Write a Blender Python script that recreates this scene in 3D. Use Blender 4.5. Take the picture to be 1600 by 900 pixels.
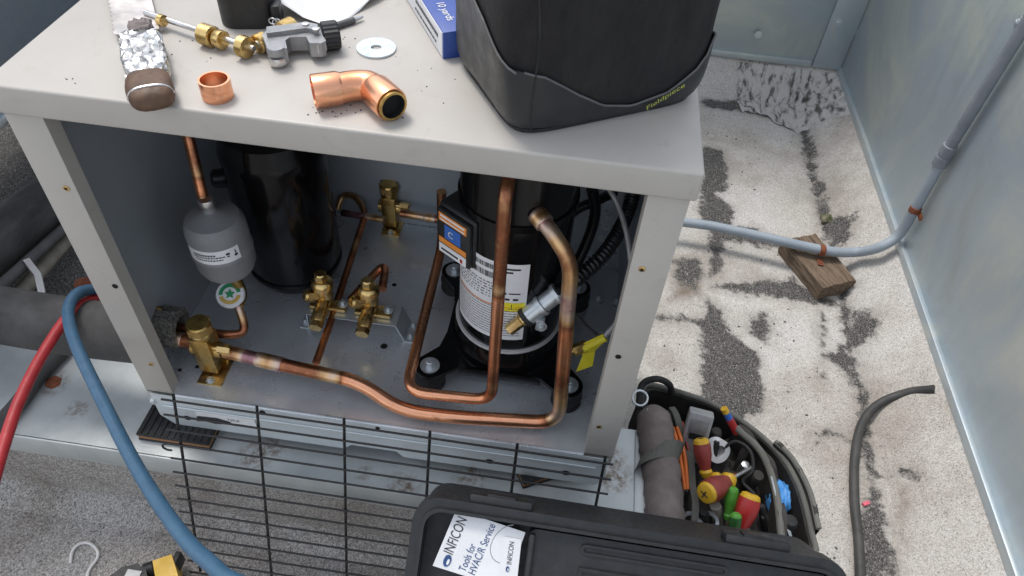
import bpy, bmesh, math, random
import numpy as np
from mathutils import noise as mnoise
from mathutils import Vector, Matrix, Euler
random.seed(7); rng = np.random.default_rng(7)
rad = math.radians
for o in list(bpy.data.objects): bpy.data.objects.remove(o)
scn = bpy.context.scene; COL = scn.collection
# ------------------------------------------------------------------ camera
CAM = Vector((.552925, -.54706, .89182)); ROT = Euler((rad(43.4799), rad(-3.3357), rad(7.4103)), 'XYZ')
FPX = 1149.87
cd = bpy.data.cameras.new('camera'); cam = bpy.data.objects.new('camera', cd); COL.objects.link(cam)
cam.location = CAM; cam.rotation_euler = ROT
cd.sensor_width = 36; cd.lens = 36*FPX/1600; cd.clip_start = .01; cd.clip_end = 500
scn.camera = cam
# ------------------------------------------------------------------ sky + sun (overcast)
SUN_EL, SUN_AZ = rad(64), rad(-48)      # azimuth measured from +y towards +x
w = bpy.data.worlds.new('World'); scn.world = w; w.use_nodes = True
wn, wl = w.node_tree.nodes, w.node_tree.links
bg = wn['Background']; sky = wn.new('ShaderNodeTexSky'); sky.sky_type = 'NISHITA'; sky.sun_disc = False
sky.sun_elevation = SUN_EL; sky.sun_rotation = SUN_AZ; sky.dust_density = 1.5; sky.air_density = 1.0
hs = wn.new('ShaderNodeHueSaturation'); hs.inputs['Saturation'].default_value = .38
wl.new(sky.outputs[0], hs.inputs['Color']); wl.new(hs.outputs[0], bg.inputs[0]); bg.inputs[1].default_value = .15
sd = bpy.data.lights.new('sun', 'SUN'); sd.energy = 1.0; sd.angle = rad(17); sd.color = (1, .96, .9)
so = bpy.data.objects.new('sun', sd); COL.objects.link(so)
sv = Vector((math.sin(SUN_AZ)*math.cos(SUN_EL), math.cos(SUN_AZ)*math.cos(SUN_EL), math.sin(SUN_EL)))
so.rotation_euler = sv.to_track_quat('Z', 'Y').to_euler(); so.location = (0, 0, 4)
scn.view_settings.view_transform = 'Standard'; scn.view_settings.look = 'None'
scn.view_settings.exposure = 1.0; scn.view_settings.gamma = 1
# ------------------------------------------------------------------ measuring helpers (picture point -> world point)
RM = ROT.to_matrix()
def ray(u, v): return RM @ Vector(((u-800)/FPX, -(v-450)/FPX, -1))
def pz(u, v, z): d = ray(u, v); return CAM + d*((z-CAM.z)/d.z)
def py(u, v, y): d = ray(u, v); return CAM + d*((y-CAM.y)/d.y)
def px(u, v, x): d = ray(u, v); return CAM + d*((x-CAM.x)/d.x)
def pd(u, v, dep): return CAM + ray(u, v)*dep
def pp(u, v, o, n): d = ray(u, v); return CAM + d*((o-CAM).dot(n)/d.dot(n))
V = Vector
# ------------------------------------------------------------------ materials
def nt(name):
    m = bpy.data.materials.new(name); m.use_nodes = True
    return m, m.node_tree.nodes, m.node_tree.links, m.node_tree.nodes['Principled BSDF']
def ramp(n, stops):
    r = n.new('ShaderNodeValToRGB'); e = r.color_ramp.elements
    while len(e) < len(stops): e.new(.5)
    for q, (p, c) in zip(e, stops): q.position = p; q.color = (*c, 1) if len(c) == 3 else c
    return r
def noise(n, l, sc, det=4, rough=.6, coord=None, dist=0):
    t = n.new('ShaderNodeTexNoise'); t.inputs['Scale'].default_value = sc; t.inputs['Detail'].default_value = det
    t.inputs['Roughness'].default_value = rough; t.inputs['Distortion'].default_value = dist
    if coord is not None: l.new(coord, t.inputs['Vector'])
    return t
def pm(name, c1, c2, sc=30, r1=.4, r2=.6, metal=0, bump=0, bsc=400, stretch=None, lo=.35, hi=.65, coat=0, spec=.5):
    m, n, l, b = nt(name); tc = n.new('ShaderNodeTexCoord'); co = tc.outputs['Object']
    if stretch:
        mp = n.new('ShaderNodeMapping'); mp.inputs['Scale'].default_value = stretch; l.new(co, mp.inputs[0]); co2 = mp.outputs[0]
    else: co2 = co
    t = noise(n, l, sc, 6, .62, co2); r = ramp(n, [(lo, c1), (hi, c2)]); l.new(t.outputs[0], r.inputs[0]); l.new(r.outputs[0], b.inputs['Base Color'])
    rr = n.new('ShaderNodeMapRange'); rr.inputs['From Min'].default_value = lo; rr.inputs['From Max'].default_value = hi
    rr.inputs['To Min'].default_value = r1; rr.inputs['To Max'].default_value = r2
    t2 = noise(n, l, sc*2.3, 5, .6, co2); l.new(t2.outputs[0], rr.inputs[0]); l.new(rr.outputs[0], b.inputs['Roughness'])
    b.inputs['Metallic'].default_value = metal; b.inputs['Coat Weight'].default_value = coat; b.inputs['Specular IOR Level'].default_value = spec
    if bump:
        bt = noise(n, l, bsc, 3, .6, co2); bp = n.new('ShaderNodeBump'); bp.inputs['Strength'].default_value = bump; bp.inputs['Distance'].default_value = .001
        l.new(bt.outputs[0], bp.inputs['Height']); l.new(bp.outputs[0], b.inputs['Normal'])
    return m
M = {}
M['beige'] = pm('beige_paint', (.395, .378, .352), (.435, .418, .392), 9, .38, .5, bump=.06, bsc=900)
def beigemat():
    m, n, l, b = nt('beige_enamel'); co = n.new('ShaderNodeNewGeometry').outputs['Position']
    t = noise(n, l, 7, 6, .65, co); r = ramp(n, [(.35, (.415, .388, .350)), (.65, (.455, .428, .388))]); l.new(t.outputs[0], r.inputs[0])
    g = noise(n, l, 16, 8, .75, co, 1.2); rg = ramp(n, [(.56, (1, 1, 1)), (.72, (.80, .775, .74))]); l.new(g.outputs[0], rg.inputs[0])
    mp = n.new('ShaderNodeMapping'); mp.inputs['Scale'].default_value = (3, 90, 60); mp.inputs['Rotation'].default_value = (0, 0, .6); l.new(co, mp.inputs[0])
    sc = noise(n, l, 5, 4, .7, mp.outputs[0]); rs = ramp(n, [(.70, (1, 1, 1)), (.76, (.78, .77, .76))]); l.new(sc.outputs[0], rs.inputs[0])
    a = n.new('ShaderNodeMixRGB'); a.blend_type = 'MULTIPLY'; a.inputs[0].default_value = .7; l.new(r.outputs[0], a.inputs[1]); l.new(rg.outputs[0], a.inputs[2])
    c = n.new('ShaderNodeMixRGB'); c.blend_type = 'MULTIPLY'; c.inputs[0].default_value = .7; l.new(a.outputs[0], c.inputs[1]); l.new(rs.outputs[0], c.inputs[2])
    l.new(c.outputs[0], b.inputs['Base Color'])
    mr = n.new('ShaderNodeMapRange'); mr.inputs['To Min'].default_value = .32; mr.inputs['To Max'].default_value = .55; l.new(g.outputs[0], mr.inputs[0]); l.new(mr.outputs[0], b.inputs['Roughness'])
    bt = noise(n, l, 700, 2, .5, co); bp = n.new('ShaderNodeBump'); bp.inputs['Strength'].default_value = .07; bp.inputs['Distance'].default_value = .001; l.new(bt.outputs[0], bp.inputs['Height']); l.new(bp.outputs[0], b.inputs['Normal'])
    return m
M['beige'] = beigemat()
M['galv'] = pm('galvanised_pan', (.56, .60, .63), (.72, .76, .79), 9, .24, .40, .5, bump=.03, bsc=120)
M['panel_in'] = pm('panel_inner_zinc', (.36, .395, .43), (.42, .455, .49), 6, .38, .5, .3, bump=.03, bsc=300)
M['bright'] = pm('bright_zinc', (.56, .60, .62), (.64, .68, .70), 25, .32, .42, .7)
M['flange'] = pm('zinc_flange', (.58, .63, .65), (.68, .73, .75), 8, .38, .46, .4)
M['steel'] = pm('steel', (.55, .54, .53), (.7, .69, .68), 90, .28, .42, 1)
M['blackgloss'] = pm('black_gloss_paint', (.003, .003, .0035), (.007, .007, .0075), 20, .10, .20, spec=.28)
M['blackmetal'] = pm('black_coated_metal', (.008, .008, .009), (.016, .016, .017), 60, .3, .45)
M['rubber'] = pm('black_rubber', (.010, .010, .010), (.022, .022, .022), 80, .6, .75, bump=.2, bsc=600)
M['plastic'] = pm('black_plastic', (.013, .014, .015), (.022, .023, .024), 70, .42, .55, bump=.18, bsc=1400)
M['ribbed'] = pm('black_conduit', (.008, .008, .008), (.014, .014, .014), 70, .28, .4)
M['brass'] = pm('brass', (.42, .27, .085), (.60, .42, .16), 45, .24, .42, 1, bump=.06, bsc=500)
M['brass2'] = pm('pale_brass', (.62, .43, .17), (.76, .55, .24), 45, .22, .36, 1)
M['drier'] = pm('grey_drier_paint', (.20, .205, .21), (.24, .245, .25), 20, .4, .5, bump=.15, bsc=900)
M['white'] = pm('white_print_paper', (.72, .72, .73), (.80, .80, .80), 20, .5, .6)
M['ink'] = pm('dark_ink', (.02, .02, .025), (.035, .035, .04), 50, .5, .6)
M['navy'] = pm('navy_ink', (.02, .06, .17), (.03, .08, .22), 50, .45, .6)
M['orange'] = pm('orange_print', (.75, .24, .03), (.8, .28, .05), 50, .45, .6)
M['bluep'] = pm('blue_print', (.03, .12, .45), (.04, .15, .5), 50, .45, .6)
M['yellow'] = pm('yellow_plastic', (.62, .36, .018), (.72, .44, .03), 35, .35, .5)
M['tagyellow'] = pm('yellow_tag', (.80, .68, .02), (.86, .74, .05), 60, .4, .55)
M['red'] = pm('red_plastic', (.38, .02, .02), (.46, .035, .03), 60, .32, .45)
M['maroon'] = pm('dark_red_plastic', (.22, .035, .03), (.3, .05, .04), 60, .35, .5)
M['green'] = pm('green_plastic', (.07, .28, .03), (.11, .36, .05), 60, .35, .5)
M['dgreen'] = pm('dark_green_plastic', (.02, .10, .02), (.03, .14, .03), 60, .35, .5)
M['orangeh'] = pm('orange_handle', (.62, .14, .02), (.7, .18, .03), 60, .35, .5)
M['bluehose'] = pm('blue_hose_rubber', (.030, .085, .150), (.040, .105, .18), 60, .4, .55, bump=.2, bsc=900)
M['redhose'] = pm('red_hose_rubber', (.34, .02, .025), (.42, .03, .035), 60, .4, .55, bump=.2, bsc=900)
M['foam'] = pm('grey_pipe_foam', (.040, .039, .038), (.075, .073, .071), 22, .75, .9, bump=.5, bsc=90)
M['foamold'] = pm('weathered_foam', (.045, .044, .044), (.12, .118, .115), 18, .85, .95, bump=1, bsc=45, stretch=(1, .25, 1))
M['foamcell'] = pm('open_cell_foam', (.05, .047, .042), (.26, .245, .22), 260, .9, .95, bump=1, bsc=300)
M['cable'] = pm('grey_cable', (.085, .085, .085), (.12, .12, .12), 40, .55, .7)
M['tan'] = pm('tan_conduit', (.27, .24, .20), (.36, .33, .28), 30, .6, .75, bump=.3, bsc=300)
M['pvc'] = pm('grey_pvc', (.25, .295, .34), (.31, .35, .39), 14, .42, .6, bump=.1, bsc=200)
M['pvcdark'] = pm('weathered_grey_pvc', (.17, .185, .21), (.24, .255, .28), 18, .5, .65, bump=.1, bsc=200)
M['rust'] = pm('rusty_strap', (.16, .05, .025), (.30, .10, .045), 120, .7, .9, .3, bump=.5, bsc=500)
M['washer'] = pm('zinc_washer', (.58, .66, .72), (.72, .79, .84), 60, .25, .4, 1)
M['fabric'] = pm('black_ballistic_fabric', (.008, .007, .0075), (.017, .0150, .0155), 35, .72, .88, bump=1, bsc=650, stretch=(1, 1, .4))
M['leather'] = pm('black_rubberised_base', (.016, .018, .019), (.026, .028, .030), 25, .38, .52, bump=.12, bsc=500)
M['taupe'] = pm('faded_brown_canvas', (.15, .122, .113), (.235, .20, .187), 28, .8, .9, bump=.7, bsc=700)
M['canvas'] = pm('dark_worn_canvas', (.022, .019, .017), (.055, .049, .044), 24, .75, .9, bump=.7, bsc=600)
M['webbing'] = pm('grey_webbing', (.11, .108, .095), (.17, .168, .15), 40, .75, .9, bump=1, bsc=900, stretch=(1, .2, 1))
M['lime'] = pm('lime_print', (.50, .52, .08), (.60, .62, .12), 40, .5, .6)
M['boxblue'] = pm('blue_carton', (.02, .06, .28), (.03, .08, .33), 20, .35, .45)
M['boxwhite'] = pm('white_carton', (.68, .68, .69), (.74, .74, .75), 20, .4, .5)
M['brownwood'] = pm('worn_saw_handle', (.055, .028, .015), (.15, .085, .05), 40, .5, .7, bump=.5, bsc=200)
M['foil'] = pm('crumpled_foil_tape', (.45, .44, .42), (.78, .77, .75), 70, .22, .45, 1, bump=1, bsc=110)
M['blade'] = pm('saw_blade_steel', (.52, .48, .45), (.66, .63, .61), 16, .3, .48, .85, bump=.05, bsc=200)
M['castgrey'] = pm('cast_grey_metal', (.24, .245, .25), (.34, .345, .35), 60, .36, .5, .55, bump=.25, bsc=700)
M['cork'] = pm('cork', (.20, .095, .04), (.38, .20, .095), 300, .85, .95, bump=.7, bsc=500)
M['hole'] = pm('dark_hole', (.004, .004, .004), (.008, .008, .008), 30, .8, .9)
M['hoseblack'] = pm('old_black_hose', (.03, .03, .03), (.06, .058, .055), 30, .55, .7, bump=.3, bsc=300)
M['glove'] = pm('blue_nitrile', (.05, .24, .58), (.09, .32, .68), 40, .4, .55, bump=.8, bsc=120)
M['wirewhite'] = pm('white_wire', (.62, .60, .58), (.72, .7, .68), 40, .4, .5)
M['greyins'] = pm('grey_meter_plastic', (.33, .33, .33), (.42, .42, .42), 60, .35, .5, .3)
M['stone'] = pm('mossy_stone', (.05, .06, .02), (.24, .21, .15), 60, .85, .95, bump=1, bsc=120)
M['pink'] = pm('pink_scrap', (.6, .10, .16), (.7, .15, .2), 60, .6, .7)
M['label_g'] = pm('green_print', (.02, .25, .10), (.03, .3, .12), 60, .4, .5)
M['gold_p'] = pm('gold_print', (.55, .36, .08), (.62, .42, .1), 60, .4, .5)
M['silverband'] = pm('steel_heater_band', (.68, .68, .67), (.8, .79, .78), 30, .34, .42, .4)
# weathered galvanised sheet of the parapet
def sheet(name, tint):
    m, n, l, b = nt(name); tc = n.new('ShaderNodeTexCoord'); co = tc.outputs['Object']
    t = noise(n, l, 2.6, 7, .66, co, 1.0); r = ramp(n, [(.30, tuple(.80*c for c in tint)), (.46, (tint[0]*.90, tint[1]*.95, tint[2]*1.02)), (.54, tint), (.68, (tint[0]*1.22, tint[1]*1.20, tint[2]*1.06))])
    l.new(t.outputs[0], r.inputs[0])
    sp = noise(n, l, 420, 2, .6, co); r2 = ramp(n, [(.62, (0, 0, 0)), (.74, (1, 1, 1))]); l.new(sp.outputs[0], r2.inputs[0])
    mx = n.new('ShaderNodeMixRGB'); mx.inputs[2].default_value = (.62, .64, .62, 1); l.new(r2.outputs[0], mx.inputs[0]); l.new(r.outputs[0], mx.inputs[1])
    ml = n.new('ShaderNodeMath'); ml.operation = 'MULTIPLY'; ml.inputs[1].default_value = .35; l.new(r2.outputs[0], ml.inputs[0]); l.new(ml.outputs[0], mx.inputs[0])
    l.new(mx.outputs[0], b.inputs['Base Color']); b.inputs['Metallic'].default_value = .55
    st = n.new('ShaderNodeMapping'); st.inputs['Scale'].default_value = (1, 6, .5); l.new(co, st.inputs[0])
    t3 = noise(n, l, 9, 5, .6, st.outputs[0]); mr = n.new('ShaderNodeMapRange'); mr.inputs['To Min'].default_value = .28; mr.inputs['To Max'].default_value = .58
    l.new(t3.outputs[0], mr.inputs[0]); l.new(mr.outputs[0], b.inputs['Roughness'])
    t4 = noise(n, l, 3, 2, .5, co); bp = n.new('ShaderNodeBump'); bp.inputs['Strength'].default_value = .25; bp.inputs['Distance'].default_value = .02
    l.new(t4.outputs[0], bp.inputs['Height']); l.new(bp.outputs[0], b.inputs['Normal'])
    return m
M['wall'] = sheet('weathered_galvanised_sheet', (.53, .575, .58))
M['wallback'] = sheet('pale_galvanised_sheet', (.50, .55, .55))
M['duct'] = sheet('blue_grey_sheet', (.30, .34, .38))
def curbmat():
    m, n, l, b = nt('stained_curb_flashing'); tc = n.new('ShaderNodeTexCoord'); co = tc.outputs['Object']
    t = noise(n, l, 7, 6, .65, co); r = ramp(n, [(.35, (.42, .45, .45)), (.6, (.56, .59, .585))]); l.new(t.outputs[0], r.inputs[0])
    a = n.new('ShaderNodeAttribute'); a.attribute_name = 'rust'
    t2 = noise(n, l, 90, 6, .7, co); ad = n.new('ShaderNodeMath'); ad.operation = 'MULTIPLY'; l.new(a.outputs['Fac'], ad.inputs[0]); 
    r2 = ramp(n, [(.42, (0, 0, 0)), (.62, (1, 1, 1))]); l.new(t2.outputs[0], r2.inputs[0]); l.new(r2.outputs[0], ad.inputs[1])
    mx = n.new('ShaderNodeMixRGB'); mx.inputs[2].default_value = (.17, .12, .075, 1); l.new(ad.outputs[0], mx.inputs[0]); l.new(r.outputs[0], mx.inputs[1])
    l.new(mx.outputs[0], b.inputs['Base Color']); b.inputs['Metallic'].default_value = .45; b.inputs['Roughness'].default_value = .5
    t5 = noise(n, l, 350, 3, .6, co); bp = n.new('ShaderNodeBump'); bp.inputs['Strength'].default_value = .15; bp.inputs['Distance'].default_value = .001
    l.new(t5.outputs[0], bp.inputs['Height']); l.new(bp.outputs[0], b.inputs['Normal'])
    return m
M['curb'] = curbmat()
# copper with heat-tinted stretches carried by the 'ox' attribute: 0 bright, .35 brown, .6 straw/silver, .8 violet, 1 sooty
def coppermat():
    m, n, l, b = nt('heat_tinted_copper'); tc = n.new('ShaderNodeTexCoord'); co = tc.outputs['Object']
    a = n.new('ShaderNodeAttribute'); a.attribute_name = 'ox'
    t = noise(n, l, 60, 5, .6, co); sb = n.new('ShaderNodeMath'); sb.operation = 'SUBTRACT'; sb.inputs[1].default_value = .5; l.new(t.outputs[0], sb.inputs[0])
    mu = n.new('ShaderNodeMath'); mu.operation = 'MULTIPLY_ADD'; mu.inputs[1].default_value = .38; l.new(sb.outputs[0], mu.inputs[0]); l.new(a.outputs['Fac'], mu.inputs[2])
    r = ramp(n, [(0, (.88, .43, .25)), (.22, (.72, .29, .14)), (.40, (.28, .11, .06)), (.58, (.70, .44, .22)), (.72, (.70, .54, .42)), (.82, (.42, .22, .24)), (1, (.07, .04, .035))])
    l.new(mu.outputs[0], r.inputs[0]); l.new(r.outputs[0], b.inputs['Base Color']); b.inputs['Metallic'].default_value = .95
    mr = n.new('ShaderNodeMapRange'); mr.inputs['To Min'].default_value = .26; mr.inputs['To Max'].default_value = .48; l.new(mu.outputs[0], mr.inputs[0]); l.new(mr.outputs[0], b.inputs['Roughness'])
    t4 = noise(n, l, 160, 3, .5, co); bp = n.new('ShaderNodeBump'); bp.inputs['Strength'].default_value = .08; bp.inputs['Distance'].default_value = .001
    l.new(t4.outputs[0], bp.inputs['Height']); l.new(bp.outputs[0], b.inputs['Normal'])
    return m
M['copper'] = coppermat()
def roofmat():
    m, n, l, b = nt('granule_roof'); tc = n.new('ShaderNodeTexCoord'); co = n.new('ShaderNodeNewGeometry').outputs['Position']
    A = lambda k: (lambda q: (setattr(q, 'attribute_name', k), q)[1])(n.new('ShaderNodeAttribute'))
    sdf, coat, dirt = A('sdf'), A('coat'), A('dirt')
    vo = n.new('ShaderNodeTexVoronoi'); vo.inputs['Scale'].default_value = 520; l.new(co, vo.inputs['Vector'])
    bw = n.new('ShaderNodeRGBToBW'); l.new(vo.outputs['Color'], bw.inputs[0])
    grey = ramp(n, [(.0, (.10, .095, .09)), (.3, (.28, .268, .255)), (.65, (.44, .42, .40)), (1, (.66, .64, .62))]); l.new(bw.outputs[0], grey.inputs[0])
    whit = ramp(n, [(.0, (.22, .21, .20)), (.22, (.43, .412, .392)), (.6, (.55, .532, .51)), (1, (.68, .662, .64))]); l.new(bw.outputs[0], whit.inputs[0])
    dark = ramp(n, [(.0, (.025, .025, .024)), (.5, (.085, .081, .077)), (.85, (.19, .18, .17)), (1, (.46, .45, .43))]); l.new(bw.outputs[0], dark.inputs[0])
    def mix(f, a_, b_):
        q = n.new('ShaderNodeMixRGB'); l.new(f, q.inputs[0]); l.new(a_, q.inputs[1])
        if isinstance(b_, tuple): q.inputs[2].default_value = (*b_, 1)
        else: l.new(b_, q.inputs[2])
        return q.outputs[0]
    base = mix(coat.outputs['Fac'], grey.outputs[0], whit.outputs[0])
    big = noise(n, l, 5, 6, .65, co); rb = ramp(n, [(.34, (.70, .66, .615)), (.50, (.92, .90, .87)), (.64, (1, 1, 1))]); l.new(big.outputs[0], rb.inputs[0])
    mm = n.new('ShaderNodeMixRGB'); mm.blend_type = 'MULTIPLY'; mm.inputs[0].default_value = 1; l.new(base, mm.inputs[1]); l.new(rb.outputs[0], mm.inputs[2])
    # small worn specks
    sp = noise(n, l, 38, 5, .7, co); rs = ramp(n, [(.685, (0, 0, 0)), (.71, (1, 1, 1))]); l.new(sp.outputs[0], rs.inputs[0])
    # peeled patches: signed distance + ragged noise
    def thr(att, amp, sc, soft):
        t = noise(n, l, sc, 7, .72, co); s = n.new('ShaderNodeMath'); s.operation = 'SUBTRACT'; s.inputs[1].default_value = .5; l.new(t.outputs[0], s.inputs[0])
        q = n.new('ShaderNodeMath'); q.operation = 'MULTIPLY_ADD'; q.inputs[1].default_value = amp; l.new(s.outputs[0], q.inputs[0]); l.new(att.outputs['Fac'], q.inputs[2])
        mr = n.new('ShaderNodeMapRange'); mr.inputs['From Min'].default_value = -soft; mr.inputs['From Max'].default_value = soft; l.new(q.outputs[0], mr.inputs[0]); return mr.outputs[0]
    c = mix(thr(dirt, .09, 40, .02), mm.outputs[0], (.20, .165, .13))
    c = mix(rs.outputs[0], c, (.19, .175, .16))
    ha = n.new('ShaderNodeMath'); ha.operation = 'ADD'; ha.inputs[1].default_value = .012; l.new(sdf.outputs['Fac'], ha.inputs[0])
    class _w: outputs = {'Fac': ha.outputs[0]}
    hm = n.new('ShaderNodeMath'); hm.operation = 'MULTIPLY'; hm.inputs[1].default_value = .45; l.new(thr(_w, .10, 24, .016), hm.inputs[0])
    c = mix(hm.outputs[0], c, (.24, .215, .19))
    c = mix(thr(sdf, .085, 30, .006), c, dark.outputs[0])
    l.new(c, b.inputs['Base Color']); b.inputs['Roughness'].default_value = .95; b.inputs['Specular IOR Level'].default_value = .15
    bp = n.new('ShaderNodeBump'); bp.inputs['Strength'].default_value = .7; bp.inputs['Distance'].default_value = .0015; l.new(vo.outputs['Distance'], bp.inputs['Height'])
    l.new(bp.outputs[0], b.inputs['Normal'])
    return m
M['roof'] = roofmat()
def woodmat():
    m, n, l, b = nt('weathered_timber'); tc = n.new('ShaderNodeTexCoord'); mp = n.new('ShaderNodeMapping'); mp.inputs['Scale'].default_value = (14, 1.2, 14); l.new(tc.outputs['Object'], mp.inputs[0])
    t = noise(n, l, 12, 7, .7, mp.outputs[0], .5); r = ramp(n, [(.3, (.035, .022, .013)), (.5, (.15, .105, .07)), (.7, (.27, .20, .14))]); l.new(t.outputs[0], r.inputs[0])
    l.new(r.outputs[0], b.inputs['Base Color']); b.inputs['Roughness'].default_value = .9
    bp = n.new('ShaderNodeBump'); bp.inputs['Strength'].default_value = 1; bp.inputs['Distance'].default_value = .003; l.new(t.outputs[0], bp.inputs['Height']); l.new(bp.outputs[0], b.inputs['Normal'])
    return m
M['wood'] = woodmat()
# ------------------------------------------------------------------ mesh builder
class MB:
    def __init__(s): s.v = []; s.f = []; s.a = []
    def add(s, vs, fs, a=None):
        k = len(s.v); s.v += [V(p) for p in vs]; s.f += [[i+k for i in f] for f in fs]; s.a += (a if a else [0.0]*len(vs)); return s
    def bm(s, b):
        b.verts.ensure_lookup_table(); b.verts.index_update()
        s.add([x.co.copy() for x in b.verts], [[q.index for q in f.verts] for f in b.faces]); b.free(); return s
    def box(s, c, d, bev=0, R=None, seg=2):
        b = bmesh.new(); bmesh.ops.create_cube(b, size=1)
        for x in b.verts: x.co = V((x.co.x*d[0], x.co.y*d[1], x.co.z*d[2]))
        if bev: bmesh.ops.bevel(b, geom=b.edges[:], offset=bev, segments=seg, affect='EDGES', profile=.5)
        for x in b.verts: x.co = (R @ x.co if R else x.co) + V(c)
        return s.bm(b)
    def lathe(s, prof, o, ax=(0, 0, 1), n=24, ref=None, jag=None, cap=True):
        """prof: list of (r, h) along axis ax from o"""
        ax = V(ax).normalized(); u = (V(ref) - ax*ax.dot(V(ref))).normalized() if ref else ax.orthogonal().normalized(); w_ = ax.cross(u); o = V(o)
        vs = []; fs = []
        for j, (r, h) in enumerate(prof):
            for i in range(n):
                t = 2*math.pi*i/n; q = r*(jag(i, j) if jag else 1); vs.append(o+ax*h+(u*math.cos(t)+w_*math.sin(t))*q)
        for j in range(len(prof)-1):
            for i in range(n): fs.append([j*n+i, j*n+(i+1) % n, (j+1)*n+(i+1) % n, (j+1)*n+i])
        if prof[0] == prof[-1]: cap = False
        if cap and prof[0][0] > 1e-6: fs.append(list(range(n))[::-1])
        if cap and prof[-1][0] > 1e-6: fs.append([(len(prof)-1)*n+i for i in range(n)])
        return s.add(vs, fs)
    def tube(s, pts, r, n=14, fil=0, ox=None, cap=True, rib=None, closed=False):
        pts = [V(p) for p in pts]
        P = [pts[0]]
        for i in range(1, len(pts)-1):
            a, b, c = pts[i-1], pts[i], pts[i+1]
            if fil <= 0: P.append(b); continue
            d1 = min(fil, (a-b).length*.48); d2 = min(fil, (c-b).length*.48)
            p1 = b+(a-b).normalized()*d1; p2 = b+(c-b).normalized()*d2
            for k in range(9):
                t = k/8; P.append(p1*(1-t)**2+b*2*t*(1-t)+p2*t*t)
        P.append(pts[-1])
        # resample for attribute resolution
        Q = [P[0]]
        step = (max(r*1.2, .006) if not callable(r) else .004) if ox is not None else (rib if rib else 1e9)
        if rib: step = rib/4
        for a, b in zip(P, P[1:]):
            k = max(1, int((b-a).length/step))
            for j in range(1, k+1): Q.append(a.lerp(b, j/k))
        P = Q; L = [0]
        for a, b in zip(P, P[1:]): L.append(L[-1]+(b-a).length)
        T0 = (P[1]-P[0]).normalized(); u = T0.orthogonal().normalized(); vs = []; fs = []; at = []
        for i, p in enumerate(P):
            T1 = ((P[i+1] if i+1 < len(P) else p)-(P[i-1] if i else p)).normalized()
            u = (u-T1*u.dot(T1)).normalized(); w_ = T1.cross(u); rr = r(L[i]/L[-1]) if callable(r) else r
            if rib: rr *= 1+.13*(1 if (int(L[i]/rib*2) % 2) else -1)
            oxv = 0.0
            if ox is not None:
                t = L[i]/L[-1]; oxv = float(np.interp(t, [q[0] for q in ox], [q[1] for q in ox]))
            for k in range(n):
                t = 2*math.pi*k/n; vs.append(p+(u*math.cos(t)+w_*math.sin(t))*rr); at.append(oxv)
        for j in range(len(P)-1):
            for i in range(n): fs.append([j*n+i, j*n+(i+1) % n, (j+1)*n+(i+1) % n, (j+1)*n+i])
        if cap: fs.append(list(range(n))[::-1]); fs.append([(len(P)-1)*n+i for i in range(n)])
        return s.add(vs, fs, at)
    def prism(s, poly, z0, z1, fr=None):
        """poly in 2D; fr=(o,ex,ey,ez)"""
        o, ex, ey, ez = fr if fr else (V((0, 0, 0)), V((1, 0, 0)), V((0, 1, 0)), V((0, 0, 1)))
        n = len(poly); vs = [o+ex*p[0]+ey*p[1]+ez*z0 for p in poly]+[o+ex*p[0]+ey*p[1]+ez*z1 for p in poly]
        fs = [list(range(n))[::-1], [n+i for i in range(n)]]+[[i, (i+1) % n, n+(i+1) % n, n+i] for i in range(n)]
        return s.add(vs, fs)
def spline(pts, k=10):
    P = [V(p) for p in pts]; P = [P[0]*2-P[1]]+P+[P[-1]*2-P[-2]]; out = []
    for i in range(1, len(P)-2):
        for j in range(k):
            t = j/k; a, b, c, d = P[i-1:i+3]
            out.append(.5*((2*b)+(c-a)*t+(2*a-5*b+4*c-d)*t*t+(3*b-a-3*c+d)*t**3))
    out.append(P[-2]); return out
def rrect(w_, h, r, k=5):
    o = []
    for cx, cy, a0 in ((w_-r, h-r, 0), (r, h-r, 90), (r, r, 180), (w_-r, r, 270)):
        for i in range(k+1): a = rad(a0+90*i/k); o.append((cx+r*math.cos(a), cy+r*math.sin(a)))
    return o
def hexp(r): return [(r*math.cos(rad(60*i)), r*math.sin(rad(60*i))) for i in range(6)]
def mk(name, mb, mat, parent=None, smooth=35, attr='ox'):
    me = bpy.data.meshes.new(name); vs = mb.v
    xs = [p.x for p in vs]; ys = [p.y for p in vs]; zs = [p.z for p in vs]
    c = V(((min(xs)+max(xs))/2, (min(ys)+max(ys))/2, min(zs)))
    me.from_pydata([tuple(p-c) for p in vs], [], mb.f); me.update()
    if any(mb.a):
        at = me.attributes.new(attr, 'FLOAT', 'POINT'); at.data.foreach_set('value', mb.a)
    b = bmesh.new(); b.from_mesh(me); bmesh.ops.recalc_face_normals(b, faces=b.faces); b.to_mesh(me); b.free()
    if smooth: me.shade_smooth(); me.set_sharp_from_angle(angle=rad(smooth))
    me.materials.append(M[mat] if isinstance(mat, str) else mat)
    o = bpy.data.objects.new(name, me); COL.objects.link(o)
    root = V((0, 0, 0)); q = parent
    while q is not None: root = root+q.location; q = q.parent
    o.parent = parent; o.location = c-root
    return o
def tag(o, label, cat, group=None, kind=None):
    if label: o['label'] = label
    if cat: o['category'] = cat
    if group: o['group'] = group
    if kind: o['kind'] = kind
    return o
def thing(name, loc, label, cat, group=None):
    e = bpy.data.objects.new(name, None); COL.objects.link(e); e.location = V(loc); e.empty_display_size = .02
    return tag(e, label, cat, group)
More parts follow.
